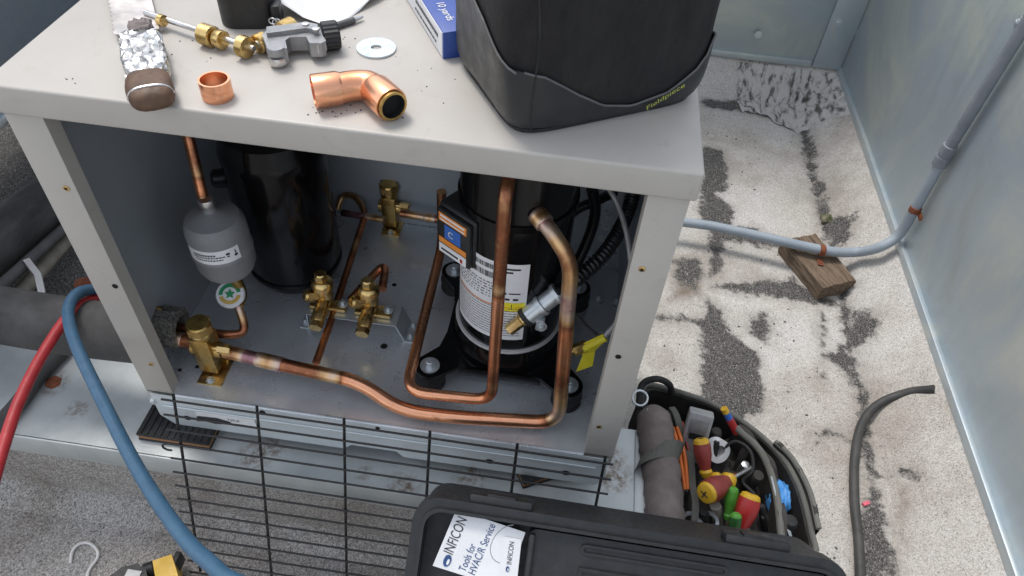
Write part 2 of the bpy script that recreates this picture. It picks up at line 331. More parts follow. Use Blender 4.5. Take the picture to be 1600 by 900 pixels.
def text(name, body, o, e1, e2, h, mat, parent, off=.0006, width=None):
    cu = bpy.data.curves.new('t', 'FONT'); cu.body = body; cu.size = 1; ob = bpy.data.objects.new('t', cu); COL.objects.link(ob)
    bpy.context.view_layer.update(); me = bpy.data.meshes.new_from_object(ob.evaluated_get(bpy.context.evaluated_depsgraph_get()))
    bpy.data.objects.remove(ob)
    co = np.array([v.co[:] for v in me.vertices]); mn, mx = co.min(0), co.max(0); k = h/.72; kx = (width/(mx[0]-mn[0])) if width else k
    e1 = V(e1).normalized(); e2 = V(e2).normalized(); nn = e1.cross(e2)
    mb = MB(); mb.add([V(o)+e1*((c[0]-mn[0])*kx)+e2*(c[1]*k)+nn*off for c in co], [list(p.vertices) for p in me.polygons])
    bpy.data.meshes.remove(me)
    return mk(name, mb, mat, parent, smooth=0)
def frame(n):
    n = V(n).normalized(); x = V((0, 0, 1)).cross(n)
    x = x.normalized() if x.length > 1e-3 else V((1, 0, 0)); return x, n.cross(x), n
def bolt(name, p, r, mat='bright', parent=None, ax=(0, 0, 1), wash=1.7, h=1.0):
    ex, ey, ez = frame(ax); p = V(p); m = MB()
    if wash: m.lathe([(0, 0), (r*wash, 0), (r*wash, r*.22), (0, r*.22)], p, ax, 20)
    m.prism(hexp(r), r*.2, r*(.2+h), (p, ex, ey, ez)); m.lathe([(r*.72, r*(.2+h)), (r*.6, r*(.34+h)), (0, r*(.3+h))], p, ax, 12)
    return mk(name, m, mat, parent)
def disc(name, p, r, ax, mat, parent, t=.0008, ry=1):
    m = MB(); m.lathe([(0, 0), (r, 0), (r*.9, t), (0, t)], p, ax, 18); return mk(name, m, mat, parent)
X, Y, Z = V((1, 0, 0)), V((0, 1, 0)), V((0, 0, 1))
W, H, CT = .68, .4949, .0326; ZC, ZG = -.094, -.30
# ------------------------------------------------------------------ roof with worn coating
def roof():
    xs = np.unique(np.round(np.concatenate([np.linspace(-8, -.6, 12), np.linspace(-.6, .62, 50), np.arange(.62, 1.42, .0055), np.linspace(1.42, 8, 10)]), 5))
    ys = np.unique(np.round(np.concatenate([np.linspace(-8, -.5, 12), np.linspace(-.5, -.1, 30), np.arange(-.1, 1.62, .0065), np.linspace(1.62, 8, 10)]), 5))
    Xg, Yg = np.meshgrid(xs, ys); x, y = Xg.ravel(), Yg.ravel()
    z = ZG+np.maximum(np.clip((x-1.225)/.108, 0, 1), np.clip((y-1.50)/.063, 0, 1))*.1
    near = (x > .6) & (x < 1.45) & (y > -.15) & (y < 1.6)
    def segd(ax, ay, bx, by):
        t = np.clip(((x-ax)*(bx-ax)+(y-ay)*(by-ay))/((bx-ax)**2+(by-ay)**2+1e-12), 0, 1); return np.hypot(x-ax-t*(bx-ax), y-ay-t*(by-ay))
    def poly(pts):
        q = [pz(u, v, ZG) for u, v in pts]; d = np.full(x.shape, 9.); ins = np.zeros(x.shape, bool)
        for a, b in zip(q, q[1:]+q[:1]):
            d = np.minimum(d, segd(a.x, a.y, b.x, b.y)); c = ((a.y > y) != (b.y > y)) & (x < (b.x-a.x)*(y-a.y)/((b.y-a.y) or 1e-9)+a.x); ins ^= c
        return np.where(ins, d, -d)
    def line(pts, hw):
        q = [pz(u, v, ZG) for u, v in pts]; d = np.full(x.shape, 9.)
        for a, b in zip(q, q[1:]): d = np.minimum(d, segd(a.x, a.y, b.x, b.y))
        return hw-d
    sd = np.full(x.shape, -.2)
    for p in ([(1145, 136), (1180, 117), (1213, 95), (1228, 95), (1223, 108), (1197, 143), (1170, 140)],
              [(1098, 155), (1135, 157), (1190, 158), (1205, 175), (1195, 182), (1140, 172), (1098, 167)],
              [(1096, 228), (1125, 235), (1137, 262), (1133, 295), (1122, 305), (1145, 330), (1143, 354), (1094, 350)],
              [(1108, 352), (1180, 356), (1222, 388), (1190, 385), (1132, 375), (1124, 422), (1112, 432), (1110, 400)],
              [(1113, 447), (1180, 441), (1240, 437), (1287, 462), (1322, 480), (1296, 478), (1230, 468), (1150, 455)],
              [(1105, 470), (1127, 485), (1142, 520), (1180, 550), (1190, 585), (1194, 640), (1160, 655), (1120, 640), (1093, 640), (1098, 560), (1096, 500)],
              [(1175, 497), (1193, 490), (1205, 520), (1196, 533), (1172, 520)],
              [(1325, 492), (1345, 497), (1360, 518), (1354, 538), (1330, 540)],
              [(1290, 556), (1318, 540), (1332, 560), (1345, 605), (1328, 588), (1306, 575)],
              [(1283, 343), (1323, 358), (1316, 392), (1300, 385)], [(1343, 795), (1372, 790), (1385, 850), (1395, 905), (1345, 905)],
              [(1050, 408), (1088, 405), (1098, 425), (1085, 455), (1062, 440)]): sd = np.maximum(sd, poly(p))
    crack = [(1252, 195), (1262, 240), (1277, 300), (1288, 350), (1318, 470), (1330, 560), (1346, 620), (1352, 690), (1362, 750), (1372, 810), (1395, 900)]
    sd = np.maximum(sd, line(crack, .0085)); sd = np.maximum(sd, line([(1028, 497), (1098, 503)], .008)); sd = np.maximum(sd, line([(1284, 480), (1285, 525), (1287, 590)], .001))
    sd = np.maximum(sd, line([(1278, 690), (1290, 678), (1315, 680), (1330, 690)], .002)); sd = np.maximum(sd, line([(1372, 745), (1400, 742), (1420, 755)], .001))
    di = np.full(x.shape, -.2)
    for p in ([(1205, 155), (1268, 155), (1272, 192), (1245, 203), (1215, 195)], [(1040, 395), (1100, 400), (1110, 470), (1040, 480)], [(1385, 740), (1420, 770), (1425, 860), (1395, 880)]): di = np.maximum(di, poly(p)-.02)
    coat = np.clip((x-.66)/.05, 0, 1)
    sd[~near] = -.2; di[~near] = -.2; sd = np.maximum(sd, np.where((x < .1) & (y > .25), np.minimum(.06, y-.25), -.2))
    nx, ny = len(xs), len(ys); me = bpy.data.meshes.new('roof_ground')
    idx = np.arange(nx*ny).reshape(ny, nx); f = np.stack([idx[:-1, :-1], idx[:-1, 1:], idx[1:, 1:], idx[1:, :-1]], -1).reshape(-1, 4)
    me.from_pydata(np.stack([x, y, z], 1).tolist(), [], f.tolist())
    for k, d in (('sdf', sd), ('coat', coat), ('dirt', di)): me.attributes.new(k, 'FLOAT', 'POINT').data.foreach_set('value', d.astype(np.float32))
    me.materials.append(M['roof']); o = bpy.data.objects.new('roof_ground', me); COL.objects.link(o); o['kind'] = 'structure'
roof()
# ------------------------------------------------------------------ parapet sheets
wl_ = thing('parapet_wall', (1.335, .3, -.2), 'tall weathered blue-grey galvanised parapet wall carrying the conduit', 'wall')
def panel(name, y0, y1, x0, par, mat='wall'):
    m = MB(); m.box((x0+.004, (y0+y1)/2, .4), (.008, y1-y0, 1.2), .001); return mk(name, m, mat, par)
panel('sheet', -2.5, 1.5645, 1.335, wl_)
m = MB(); m.box((1.331, -.47, -.197), (.012, 4.06, .022), .003); mk('bottom_hem', m, 'wall', wl_)
m = MB(); m.box((1.345, -.47, 1.01), (.07, 4.06, .02), .003); mk('coping', m, 'wall', wl_)
for u, v in ((1591, 35),): bolt('screw', px(u, v, 1.3345), .006, 'bright', wl_, (-1, 0, 0), 1.9, .7)
bw = thing('parapet_wall', (1.0, 1.563, -.2), 'pale galvanised parapet wall with lapped joint meeting the taller wall at a corner', 'wall')
m = MB(); m.box((-.3, 1.569, .4), (3.4, .008, 1.2), .001); mk('sheet', m, 'wallback', bw)
m = MB(); m.box((1.2925, 1.5605, .4), (.083, .006, 1.196), .001); mk('lap_strip', m, 'wallback', bw)
m = MB(); m.box((-.4, 1.561, -.19), (3.29, .010, .02), .003); mk('bottom_hem', m, 'wallback', bw)
for u, v in ((1185, 54), (1310, 35), (1343, 51)): bolt('screw', py(u, v, 1.557), .006, 'bright', bw, (0, -1, 0), 1.9, .7)
dl = thing('duct_casing', (-.47, .9, .1), 'blue-grey sheet metal casing behind the cabinet beside the old pipes', 'duct')
m = MB(); m.box((-.72, .75, .55), (.5, 1.3, .96), .006); mk('casing', m, 'duct', dl)
m = MB(); m.box((-.4675, .75, .078), (.012, 1.3, .016), .002); mk('bottom_flange', m, 'bright', dl)
for k in range(2):
    m = MB(); m.box((-.6, .25+1.0*k, -.115), (.06, .06, .368), .003); mk('leg', m, 'galv', dl)
# ------------------------------------------------------------------ equipment curb
cb = thing('equipment_curb', (.0, .2, ZG), 'galvanised roof curb with rusty smears under the open cabinet', 'curb')
m = MB(); x0, x1, y0, y1 = -1.6, .745, -.044, .118
nx, ny = 300, 24; g = [[V((x0+(x1-x0)*i/nx, y0+(y1-y0)*j/ny, ZC)) for i in range(nx+1)] for j in range(ny+1)]
spots = [(pz(u, v, ZC), r) for u, v, r in ((630, 760, .03), (400, 710, .035), (420, 700, .03), (735, 745, .03), (960, 745, .035), (80, 598, .03), (120, 640, .02), (570, 740, .015), (955, 720, .03))]
def rustv(p): return max([0]+[min(1, 1.6*max(0, 1-(p-q).length/r)) for q, r in spots])
m.add([p for r_ in g for p in r_], [[j*(nx+1)+i, j*(nx+1)+i+1, (j+1)*(nx+1)+i+1, (j+1)*(nx+1)+i] for j in range(ny) for i in range(nx)], [rustv(p) for r_ in g for p in r_])
mk('top_flashing', m, 'curb', cb, attr='rust')
m = MB(); m.box(((x0+x1)/2, y0-.001, ZC-.025), (x1-x0, .004, .046), .0015); mk('front_skirt', m, 'curb', cb)
m = MB(); m.box((x1-.001, (y0+y1)/2, ZC-.0245), (.004, y1-y0, .046), .0015); mk('end_skirt', m, 'curb', cb)
m = MB(); m.box((x1-.014, (y0+y1)/2, ZC+.0015), (.020, y1-y0-.004, .003), .001); mk('folded_seam', m, 'curb', cb)
m = MB(); m.add([V((x0, -.038, ZC-.03)), V((x1-.01, -.038, ZC-.03)), V((x1-.01, -.038, ZG+.03)), V((x0, -.038, ZG+.03)), V((x0, -.075, ZG+.001)), V((x1-.01, -.075, ZG+.001))], [[0, 1, 2, 3], [3, 2, 5, 4]])
m.add([V((x1-.01, -.038, ZC-.03)), V((x1-.01, y1, ZC-.03)), V((x1-.01, y1, ZG)), V((x1-.01, -.038, ZG))], [[0, 1, 2, 3]]); bf = mk('base_flashing', m, 'roof', cb, smooth=0)
for k_ in ('sdf', 'dirt'): bf.data.attributes.new(k_, 'FLOAT', 'POINT').data.foreach_set('value', [-.2]*len(bf.data.vertices))
cr = thing('equipment_curb', (.34, .36, ZG), 'rear galvanised curb rail under the back of the cabinet', 'curb')
m = MB(); m.box((W/2, .36, (ZC+ZG)/2), (W+.1, .11, ZC-ZG), .003); mk('rail', m, 'galv', cr)
m = MB(); m.box((W/2, .36, ZC+.012), (W-.05, .08, .022), .002); mk('rubber_pad', m, 'rubber', cr)
def pad(x, y, rot_, lab):
    p = thing('vibration_pad', (x, y, ZC), lab, 'pad', None)
    R = Matrix.Rotation(rot_, 3, 'Z'); m = MB(); m.box((x, y, ZC+.0085), (.108, .1, .007), 0, R); mk('cork_layer', m, 'cork', p)
    for zz in (.0025, .0145):
        m = MB(); m.box((x, y, ZC+zz), (.11, .102, .005), .0005, R)
        if zz > .01:
            for k in range(11): m.box(V((x, y, ZC+.0175))+R@V((-.05+.01*k, 0, 0)), (.005, .1, .0022), 0, R)
        mk('rubber_layer', m, 'rubber', p)
a = pz(274, 690, ZC); pad(a.x+.002, a.y+.045, 0, 'ribbed rubber and cork pad under the cabinet corner beside the blue hose')
a = pz(850, 752, ZC); pad(a.x-.005, a.y+.053, rad(28), 'skewed rubber and cork pad peeking out near the hard case')
# ------------------------------------------------------------------ cabinet
cab = thing('condensing_unit_cabinet', (W/2, .21, -.058), 'beige steel condensing unit cabinet with its front panel removed', 'cabinet')
D = .43
m = MB(); m.box((W/2, D/2, H-CT/2), (W, D, CT), .0030, None, 4); mk('top_panel', m, 'beige', cab)
for s, xa, xb in ((0, .0054, .045), (1, W-.045, W-.0054)):
    m = MB(); m.box(((xa+xb)/2, .0058, (H-CT)/2-.012), (xb-xa, .0016, H-CT+.02), .0004)
    m.box((xb-.0008 if s == 0 else xa+.0008, .0155, (H-CT)/2-.012), (.0015, .018, H-CT+.02)); po = mk('corner_post', m, 'beige', cab)
    xo = .0062 if s == 0 else W-.0062
    m = MB(); m.box((xo, D/2+.006, (H-CT)/2-.01), (.0016, D-.016, H-CT+.018), 0); sp = mk('side_panel', m, 'beige', cab)
    m = MB(); m.box((xo+(.0013 if s == 0 else -.0013), D/2+.008, (H-CT)/2), (.001, D-.02, H-CT-.002), 0); mk('inner_face', m, 'panel_in', sp)
    for u, v, mt in (((104, 294, 'brass2'), (180, 447, 'hole'), (236, 569, 'brass2')) if s == 0 else ((1003, 420, 'brass2'), (966, 557, 'hole'), (936, 667, 'brass2'))):
        q = py(u, v, .0049); mm_ = MB(); mm_.lathe([(.0016, .0), (.0035, .0), (.0036, .0008), (.0018, .0012), (.0016, .0)], q, (0, -1, 0), 16); r_ = mk('rivet_nut', mm_, mt, po)
        disc('hole', q, .0017, (0, -1, 0), 'hole', r_, .0004)
m = MB(); m.box((W/2, D-.004, (H-CT)/2), (W-.016, .0016, H-CT-.001), 0); bk = mk('back_panel', m, 'beige', cab)
m = MB(); m.box((W/2, D-.0058, (H-CT)/2), (W-.02, .001, H-CT-.003), 0); mk('inner_face', m, 'panel_in', bk)
m = MB(); m.box((W/2, D-.012, .30), (W-.03, .010, .012), .002); mk('stiffener', m, 'galv', bk)
pan = MB(); pan.box((W/2, D/2+.002, -.0012), (W-.014, D-.006, .0024), 0); pan.tube([(.046, .0035, -.001), (W-.046, .0035, -.001)], .0028, 10)
po = mk('base_pan', pan, 'galv', cab)
fx = lambda u: py(u, 690, .001).x
m = MB(); pl = [(.012, -.002), (W-.012, -.002), (W-.008, -.06), (W-.022, -.075), (fx(628), -.075), (fx(618), -.062), (fx(548), -.062), (fx(536), -.075), (.03, -.076), (.012, -.055)]
m.prism(pl, -.0005, .001, (V((0, .0012, 0)), X, Z, Y)); fl = mk('front_flange', m, 'flange', po, smooth=0)
m = MB(); m.box((W/2, -.0008, -.026), (W-.05, .0026, .003), .001); mk('crease', m, 'flange', po)
for u, v, r in ((293, 653, .0055), (410, 644, .0045), (590, 669, .0035), (765, 721, .006), (884, 739, .006)): disc('hole', py(u, v, .0004), r, (0, -1, 0), 'hole', fl, .0006)
for u, v, r in ((600, 541, .0055), (308, 573, .003), (281, 578, .003), (616, 445, .004), (345, 600, .003)): disc('hole', pz(u, v, 0.0001), r, (0, 0, 1), 'hole', po, .0004)
for u, v in ((935, 466), (963, 470), (908, 447)): bolt('bolt', pz(u, v, .002), .0055, 'bright', po)
bolt('bolt', py(241, 624, .004), .005, 'bright', cab, (0, -1, 0)); bolt('bolt', py(942, 722, .004), .005, 'bright', cab, (0, -1, 0))
a, b = py(305, 643, -.0), py(400, 662, -.0); m = MB(); m.box(((a.x+b.x)/2, -.0006, (a.z+b.z)/2-.005), (b.x-a.x, .0008, .026), 0); sl = mk('sticker', m, 'white', cab)
m = MB(); q0 = py(308, 650, -.0015); pts = [(0, 0), (.03, .002), (.05, -.004), (.036, -.012), (.024, -.014), (.01, -.011), (-.004, -.014), (-.002, -.006)]
m.prism(pts, 0, .0005, (q0, X, Z, -Y)); mk('marker_blot', m, 'ink', sl, smooth=0)
text('print', '730-R', py(356, 657, -.0012), X, Z, .0055, 'cable', sl)
# sound board / back-right electrical bracket
m = MB(); m.box((.630, D-.03, .20), (.05, .03, .22), .002); eb = mk('wiring_bracket', m, 'galv', cab)
for k, (u, v) in enumerate(((949, 336), (946, 354), (941, 372))): bolt('screw', py(u, v, D-.046), .0045, 'bright', eb, (0, -1, 0))
# ------------------------------------------------------------------ compressor
CX, CY, CR = .5015, .185, .075
cp = thing('compressor', (CX, CY, 0), 'glossy black hermetic compressor with printed white label and steel heater band', 'compressor')
m = MB(); m.lathe([(0, .045), (CR*.9, .045), (CR, .052), (CR, .42), (CR*.97, .435), (CR*.8, .45), (CR*.4, .457), (0, .458)], (CX, CY, 0), n=64); mk('shell', m, 'blackgloss', cp)
m = MB(); m.lathe([(CR*1.0, .296), (CR*1.035, .297), (CR*1.035, .306), (CR*1.0, .307)], (CX, CY, 0), n=64); mk('weld_seam', m, 'blackgloss', cp)
m = MB(); pl = []
for sx, sy in ((-1, -1), (1, -1), (1, 1), (-1, 1)):
    cxy = V((CX+sx*.1005, CY+sy*.098))
    a0 = math.atan2(sy, sx)
    mid0 = []
    for k in range(-4, 5): pl.append((cxy.x+.021*math.cos(a0+k*rad(22)), cxy.y+.021*math.sin(a0+k*rad(22))))
    nx_, ny_ = {(-1, -1): (0, -1), (1, -1): (1, 0), (1, 1): (0, 1), (-1, 1): (-1, 0)}[(sx, sy)]
    for t in (-.6, -.3, 0, .3, .6):
        f = .088 if abs(t) < .5 else .094
        if nx_ == 0: pl.append((CX+t*.1*(1 if ny_ < 0 else -1), CY+ny_*f))
        else: pl.append((CX+nx_*f, CY+t*.1*(1 if nx_ > 0 else -1)))
m.prism(pl, .034, .040); mk('mounting_plate', m, 'blackgloss', cp)
m = MB(); m.box((CX, CY-.092, .030), (.12, .004, .016), .0015); m.box((CX-.085, CY, .028), (.004, .12, .018), .001); m.box((CX+.085, CY, .028), (.004, .12, .018), .001); mk('plate_flange', m, 'blackgloss', cp)
m = MB(); m.lathe([(CR*1.12, .040), (CR*1.10, .044), (CR*1.0, .062), (CR*.9, .062)], (CX, CY, 0), n=64); mk('base_ring', m, 'blackgloss', cp)
m = MB(); m.lathe([(CR*1.0, .0655), (CR*1.05, .066), (CR*1.06, .0685), (CR*1.05, .071), (CR*1.0, .0715)], (CX, CY, 0), n=64); mk('heater_band', m, 'silverband', cp)
for sx, sy in ((-1, -1), (1, -1), (1, 1), (-1, 1)):
    q = V((CX+sx*.1005, CY+sy*.098, 0)); m = MB(); m.lathe([(.021, 0), (.0225, .004), (.020, .012), (.0225, .018), (.021, .034)], q, n=28); gr = mk('rubber_grommet', m, 'rubber', cp)
    bolt('mounting_bolt', q+Z*.040, .0075, 'bright', cp, wash=1.9, h=1.1)
# label wrapped on the shell
def cyl(a, z, r): return V((CX+r*math.cos(a), CY+r*math.sin(a), z))
A0, A1 = rad(-157), rad(-69); ZL0, ZL1 = .094, .242
def wrap(mb, a0, a1, z0, z1, r, k=1, slope=0):
    vs = []; 
    for i in range(k+1):
        a = a0+(a1-a0)*i/k; vs += [cyl(a, z0, r), cyl(a, z1, r)]
    mb.add(vs, [[2*i, 2*i+2, 2*i+3, 2*i+1] for i in range(k)]); return mb
lb = mk('label', wrap(MB(), A0, A1, ZL0, ZL1, CR+.0004, 40), 'white', cp)
def lw(mt, items, nm):
    m = MB()
    for f0, f1, g0, g1 in items: wrap(m, A0+(A1-A0)*f0, A0+(A1-A0)*f1, ZL0+(ZL1-ZL0)*g0, ZL0+(ZL1-ZL0)*g1, CR+.0008, max(1, int((f1-f0)*40)))
    o_ = mk(nm, m, mt, lb)
    if len(items) > 3: o_['kind'] = 'stuff'
    return o_
bars = []; f = .14
while f < .62:
    w_ = random.choice((.004, .006, .01)); bars += [(f, f+w_, .90, .955), (f, f+w_, .79, .86)]; f += w_+random.choice((.004, .006, .009))
lw('ink', bars, 'barcode')
rows = []
for g in (.72, .685, .65, .615, .58, .545):
    f = .05
    while f < .6:
        w_ = random.uniform(.01, .05); rows.append((f, f+w_, g, g+.012)); f += w_+random.uniform(.008, .03)
for g in np.arange(.06, .44, .034):
    f = .04
    while f < .93:
        w_ = random.uniform(.02, .08); rows.append((f, min(.95, f+w_), g, g+.008)); f += w_+.008
rows += [(.74, .80, .55, .575), (.84, .90, .55, .575), (.72, .76, .62, .65), (.79, .92, .63, .645), (.70, .90, .93, .95), (.70, .82, .89, .91)]
lw('ink', rows, 'text_lines'); lw('orange', [(.02, .98, .45, .464)], 'orange_rule'); lw('tagyellow', [(.74, .985, .41, .52)], 'warning_patch'); lw('bluep', [(.02, .11, .86, .985)], 'blue_corner')
lw('ink', [(.80, .86, .43, .44), (.825, .835, .44, .50)], 'warning_mark')
# terminal cover
tn = V((-.56, -.83, 0)).normalized(); ts = V((-tn.y, tn.x, 0)); tc_ = V((.437, .150, .250))
Rt = Matrix((ts, tn, Z)).transposed()
m = MB(); m.box(tc_-tn*.012, (.066, .050, .082), .006, Rt, 3); m.box(tc_+tn*.016, (.058, .008, .074), .003, Rt); tcv = mk('terminal_cover', m, 'plastic', cp)
fo = tc_+tn*.0205
def tp(mt, x0, x1, z0, z1, nm, off): m = MB(); m.box(fo+ts*((x0+x1)/2)+Z*((z0+z1)/2)+tn*off, (x1-x0, .0006, z1-z0), 0, Rt); return mk(nm, m, mt, tcv)
tp('orange', -.024, .024, .020, .033, 'orange_print', 0); tp('white', -.021, .021, .022, .024, 'print', .0005); tp('white', -.021, .021, .028, .031, 'print', .0005)
tp('bluep', -.014, .014, -.006, .017, 'blue_print', 0); tp('white', -.024, .024, -.034, -.019, 'print', 0); tp('orange', -.024, .024, -.017, -.008, 'orange_print', 0)
text('letter_mark', 'C', fo-ts*.007+Z*.001+tn*.0006, ts, Z, .010, 'white', tcv, .0004)
tp('ink', -.02, .01, -.029, -.026, 'print', .0005); tp('red', .014, .018, -.031, -.025, 'print', .0005)
# ------------------------------------------------------------------ copper lines
def line(name, pts, r, lab, ox, fil=.03, couplings=(), group=None):
    t = thing(name, pts[0], lab, 'copper pipe', group)
    mk('tube', MB().tube(pts, r, 18, fil, ox), 'copper', t)
    for a_, b_ , k in couplings:
        m = MB(); d = (V(b_)-V(a_)); L_ = d.length
        m.tube([V(a_), V(a_)+d*.06, V(b_)-d*.06, V(b_)], lambda q: r*k*(1 if .04 < q < .96 else .94), 18, 0, [(0, .75), (.5, .55), (1, .8)]); mk('coupling', m, 'copper', t)
    return t
s0, s1, s2, s3 = pz(380, 556, .047), pz(480, 579, .047), pz(562, 596, .045), pz(622, 640, .021)
s4 = pz(700, 651, .021); s5 = pz(873, 661, .021); s6 = py(888, 470, .074); s7 = py(893, 410, .078); s8 = py(862, 362, .096); s9 = py(838, 333, .118)
line('suction_pipe', [pz(352, 549, .047), s0, s1, s2, s3, s4, s5, s6, s7, s8, s9], .0098, 'thick copper pipe from the front brass valve round to the compressor side', 
     [(0, .55), (.02, .42), (.04, .85), (.055, .92), (.07, .4), (.10, .34), (.13, .42), (.17, .36), (.19, .62), (.205, .68), (.22, .12), (.24, .02), (.45, .02), (.56, .1), (.60, .75), (.64, .6), (.70, .3), (.72, .12), (.78, .2), (.81, .68), (.84, .80), (.87, .6), (.92, .4), (1, .95)], .035,
     [(s0.lerp(s1, .22), s0.lerp(s1, .62), 1.13), (s8.lerp(s9, .4), s9, 1.25)])
d0 = V((.4985, .037, .36)); d1 = V((.4985, .037, .047)); d2 = pz(634, 612, .047); d3 = pz(691, 382, .047); d4 = V((d3.x, d3.y, .16))
d1 = pz(768, 626, .047); d0 = V((d1.x, d1.y, .33)); dm = V((CX, CY-.03, .40))
line('discharge_pipe', [V((CX, CY-.06, .418)), V((d0.x, d0.y, .418)), d1, d2, d3, d4], .0078, 'copper pipe dropping in front of the compressor and looping back along the floor',
     [(0, .4), (.17, .4), (.215, .38), (.235, .66), (.25, .05), (.28, .12), (.38, .22), (.43, .48), (.47, .25), (.50, .05), (.8, .1), (1, .5)], .03)
t0, t1 = pz(494, 566, .047), pz(572, 332, .047)
line('branch_pipe', [t0, pz(516, 505, .03), t1, pz(556, 306, .055), pz(534, 304, .05), pz(527, 328, .03)], .0056, 'thin copper branch running from the front pipe back under the valve bracket', [(0, .3), (.1, .25), (.25, .4), (.5, .35), (.6, .5), (.7, .3), (1, .6)], .02)
b0 = pz(548, 462, .02); b1 = pz(604, 408, .045); line('branch_pipe', [pz(540, 478, .02), b1, pz(597, 452, .048)], .0068, 'short bent copper stub feeding the right service valve', [(0, .3), (.4, .1), (.7, .2), (.85, .5), (1, .3)], .03)
q0 = py(292, 205, .175); q1 = py(321, 325, .14)
line('drier_pipe', [q0, q1], .0072, 'dull copper pipe dropping into the top of the grey filter drier', [(0, .35), (.45, .4), (.52, .62), (.6, .3), (.8, .25), (.9, .7), (1, .8)], 0)
# liquid line: drier -> sight glass -> left wall
l0 = pz(372, 478, .075); l1 = pz(386, 520, .045); l2 = pz(355, 524, .045); l3 = pz(228, 503, .052); 
line('liquid_pipe', [l0, l1, l2, l3, l3+V((-.03, 0, .0))], .0062, 'thinner copper pipe from the sight glass out through the cabinet side', [(0, .75), (.15, .4), (.3, .3), (.6, .4), (1, .3)], .022)
e0 = pz(318, 540, .047); e1 = pz(228, 517, .05)
line('field_pipe', [e0, e1, e1+V((-.04, 0, 0))], .0098, 'thick field copper pipe entering the front brass valve from the foam insulation', [(0, .6), (.15, .2), (.5, .2), (.6, .9), (.75, .1), (1, .05)], 0, [(e0.lerp(e1, .35), e0.lerp(e1, .6), 1.13)])
r0 = pz(626, 333, .055); r1 = pz(700, 345, .055)
line('back_pipe', [r0, r1], .0068, 'copper stub leaving the rear brass valve towards the compressor', [(0, .3), (.3, .6), (.5, .7), (.6, .2), (1, .5)], 0, [(r0.lerp(r1, .5), r0.lerp(r1, .75), 1.15)])
r2, r3 = pz(534, 332, .045), pz(600, 343, .05); line('back_pipe', [r2, r3], .0058, 'dark copper stub joining the rear brass valve from the tank side', [(0, .98), (.5, .85), (.8, .5), (1, .6)], 0)
# ------------------------------------------------------------------ brass valves
def block_valve(foot, lab, sc=1.0, rot_=0):
    f = V((foot.x, foot.y, 0)); t = thing('brass_ball_valve', f, lab, 'valve', 'square brass line valves')
    R = Matrix.Rotation(rot_, 3, 'Z'); k = sc
    m = MB(); m.box(f+Z*.043*k, (.027*k, .030*k, .070*k), .002, R); mk('body', m, 'brass', t)
    m = MB(); m.lathe([(.0145*k, .078*k), (.0165*k, .08*k), (.0165*k, .085*k), (.0145*k, .087*k)], f, n=28); mk('collar', m, 'brass', t)
    m = MB(); m.prism(hexp(.0185*k), .087*k, .100*k, (f, X, Y, Z)); m.lathe([(.0165*k, .100*k), (.0150*k, .103*k), (.004*k, .1045*k), (0, .1045*k)], f, n=24); mk('hex_cap', m, 'brass', t)
    m = MB(); p = f+R@V((.0135*k, -.006*k, .058*k)); m.tube([p, p+R@V((.012, 0, 0))*k], .004*k, 14); m.lathe([(.0075*k, .008*k), (.0075*k, .024*k), (.006*k, .026*k)], p, R@X, 6); mk('access_port', m, 'brass2', t)
    m = MB(); p = f+Z*.047*k; m.tube([p-R@V((.021*k, 0, 0)), p+R@V((.023*k, 0, 0))], .0115*k, 20); mk('sleeve', m, 'brass', t)
    m = MB(); m.box(f+R@V((.004*k, -.006*k, .0012)), (.036*k, .05*k, .0024), .0004, R); m.box(f+R@V((0, .016*k, .006)), (.03*k, .002, .012), .0004, R); br = mk('foot_bracket', m, 'brass2', t)
    bolt('screw', f+R@V((.004*k, -.024*k, .0024)), .0042, 'bright', t, wash=1.5)
    return t
block_valve(V((pz(336, 575, 0).x, .058, 0)), 'square brass valve with hex cap where field piping enters at the front')
q = pz(612, 352, 0.0); block_valve(V((q.x, q.y, 0)), 'square brass valve against the back wall between the tank and compressor', .92)
# twin service valves on a bent bracket
bk_l, bk_r = pz(478, 492, .032), pz(618, 512, .032); yb = (bk_l.y+bk_r.y)/2; xl, xr = bk_l.x, bk_r.x; zb = .034
br = thing('valve_bracket', ((xl+xr)/2, yb, 0), 'bent zinc bracket carrying the two forged service valves', 'bracket')
m = MB(); dpt = .042; t_ = .0016
for (ax_, az, bx_, bz) in ((xl-.014, t_/2, xl, t_/2), (xl, t_/2, xl+.001, zb), (xl, zb, xr, zb), (xr, zb, xr+.012, t_/2), (xr+.012, t_/2, xr+.026, t_/2)):
    a_, b_ = V((ax_, yb+dpt/2, az)), V((bx_, yb+dpt/2, bz)); d_ = b_-a_; n_ = V((-d_.z, 0, d_.x)).normalized()*t_/2
    m.add([a_+n_-Y*dpt/2, b_+n_-Y*dpt/2, b_-n_-Y*dpt/2, a_-n_-Y*dpt/2, a_+n_+Y*dpt/2, b_+n_+Y*dpt/2, b_-n_+Y*dpt/2, a_-n_+Y*dpt/2], [[0, 1, 2, 3], [7, 6, 5, 4], [0, 4, 5, 1], [1, 5, 6, 2], [2, 6, 7, 3], [3, 7, 4, 0]])
mk('plate', m, 'bright', br, smooth=0)
for q in (V((xl-.008, yb+.012, .002)), V((xr+.019, yb+.012, .002)), V((xr+.019, yb+.034, .002))): bolt('screw', q, .0042, 'bright', br, wash=1.5)
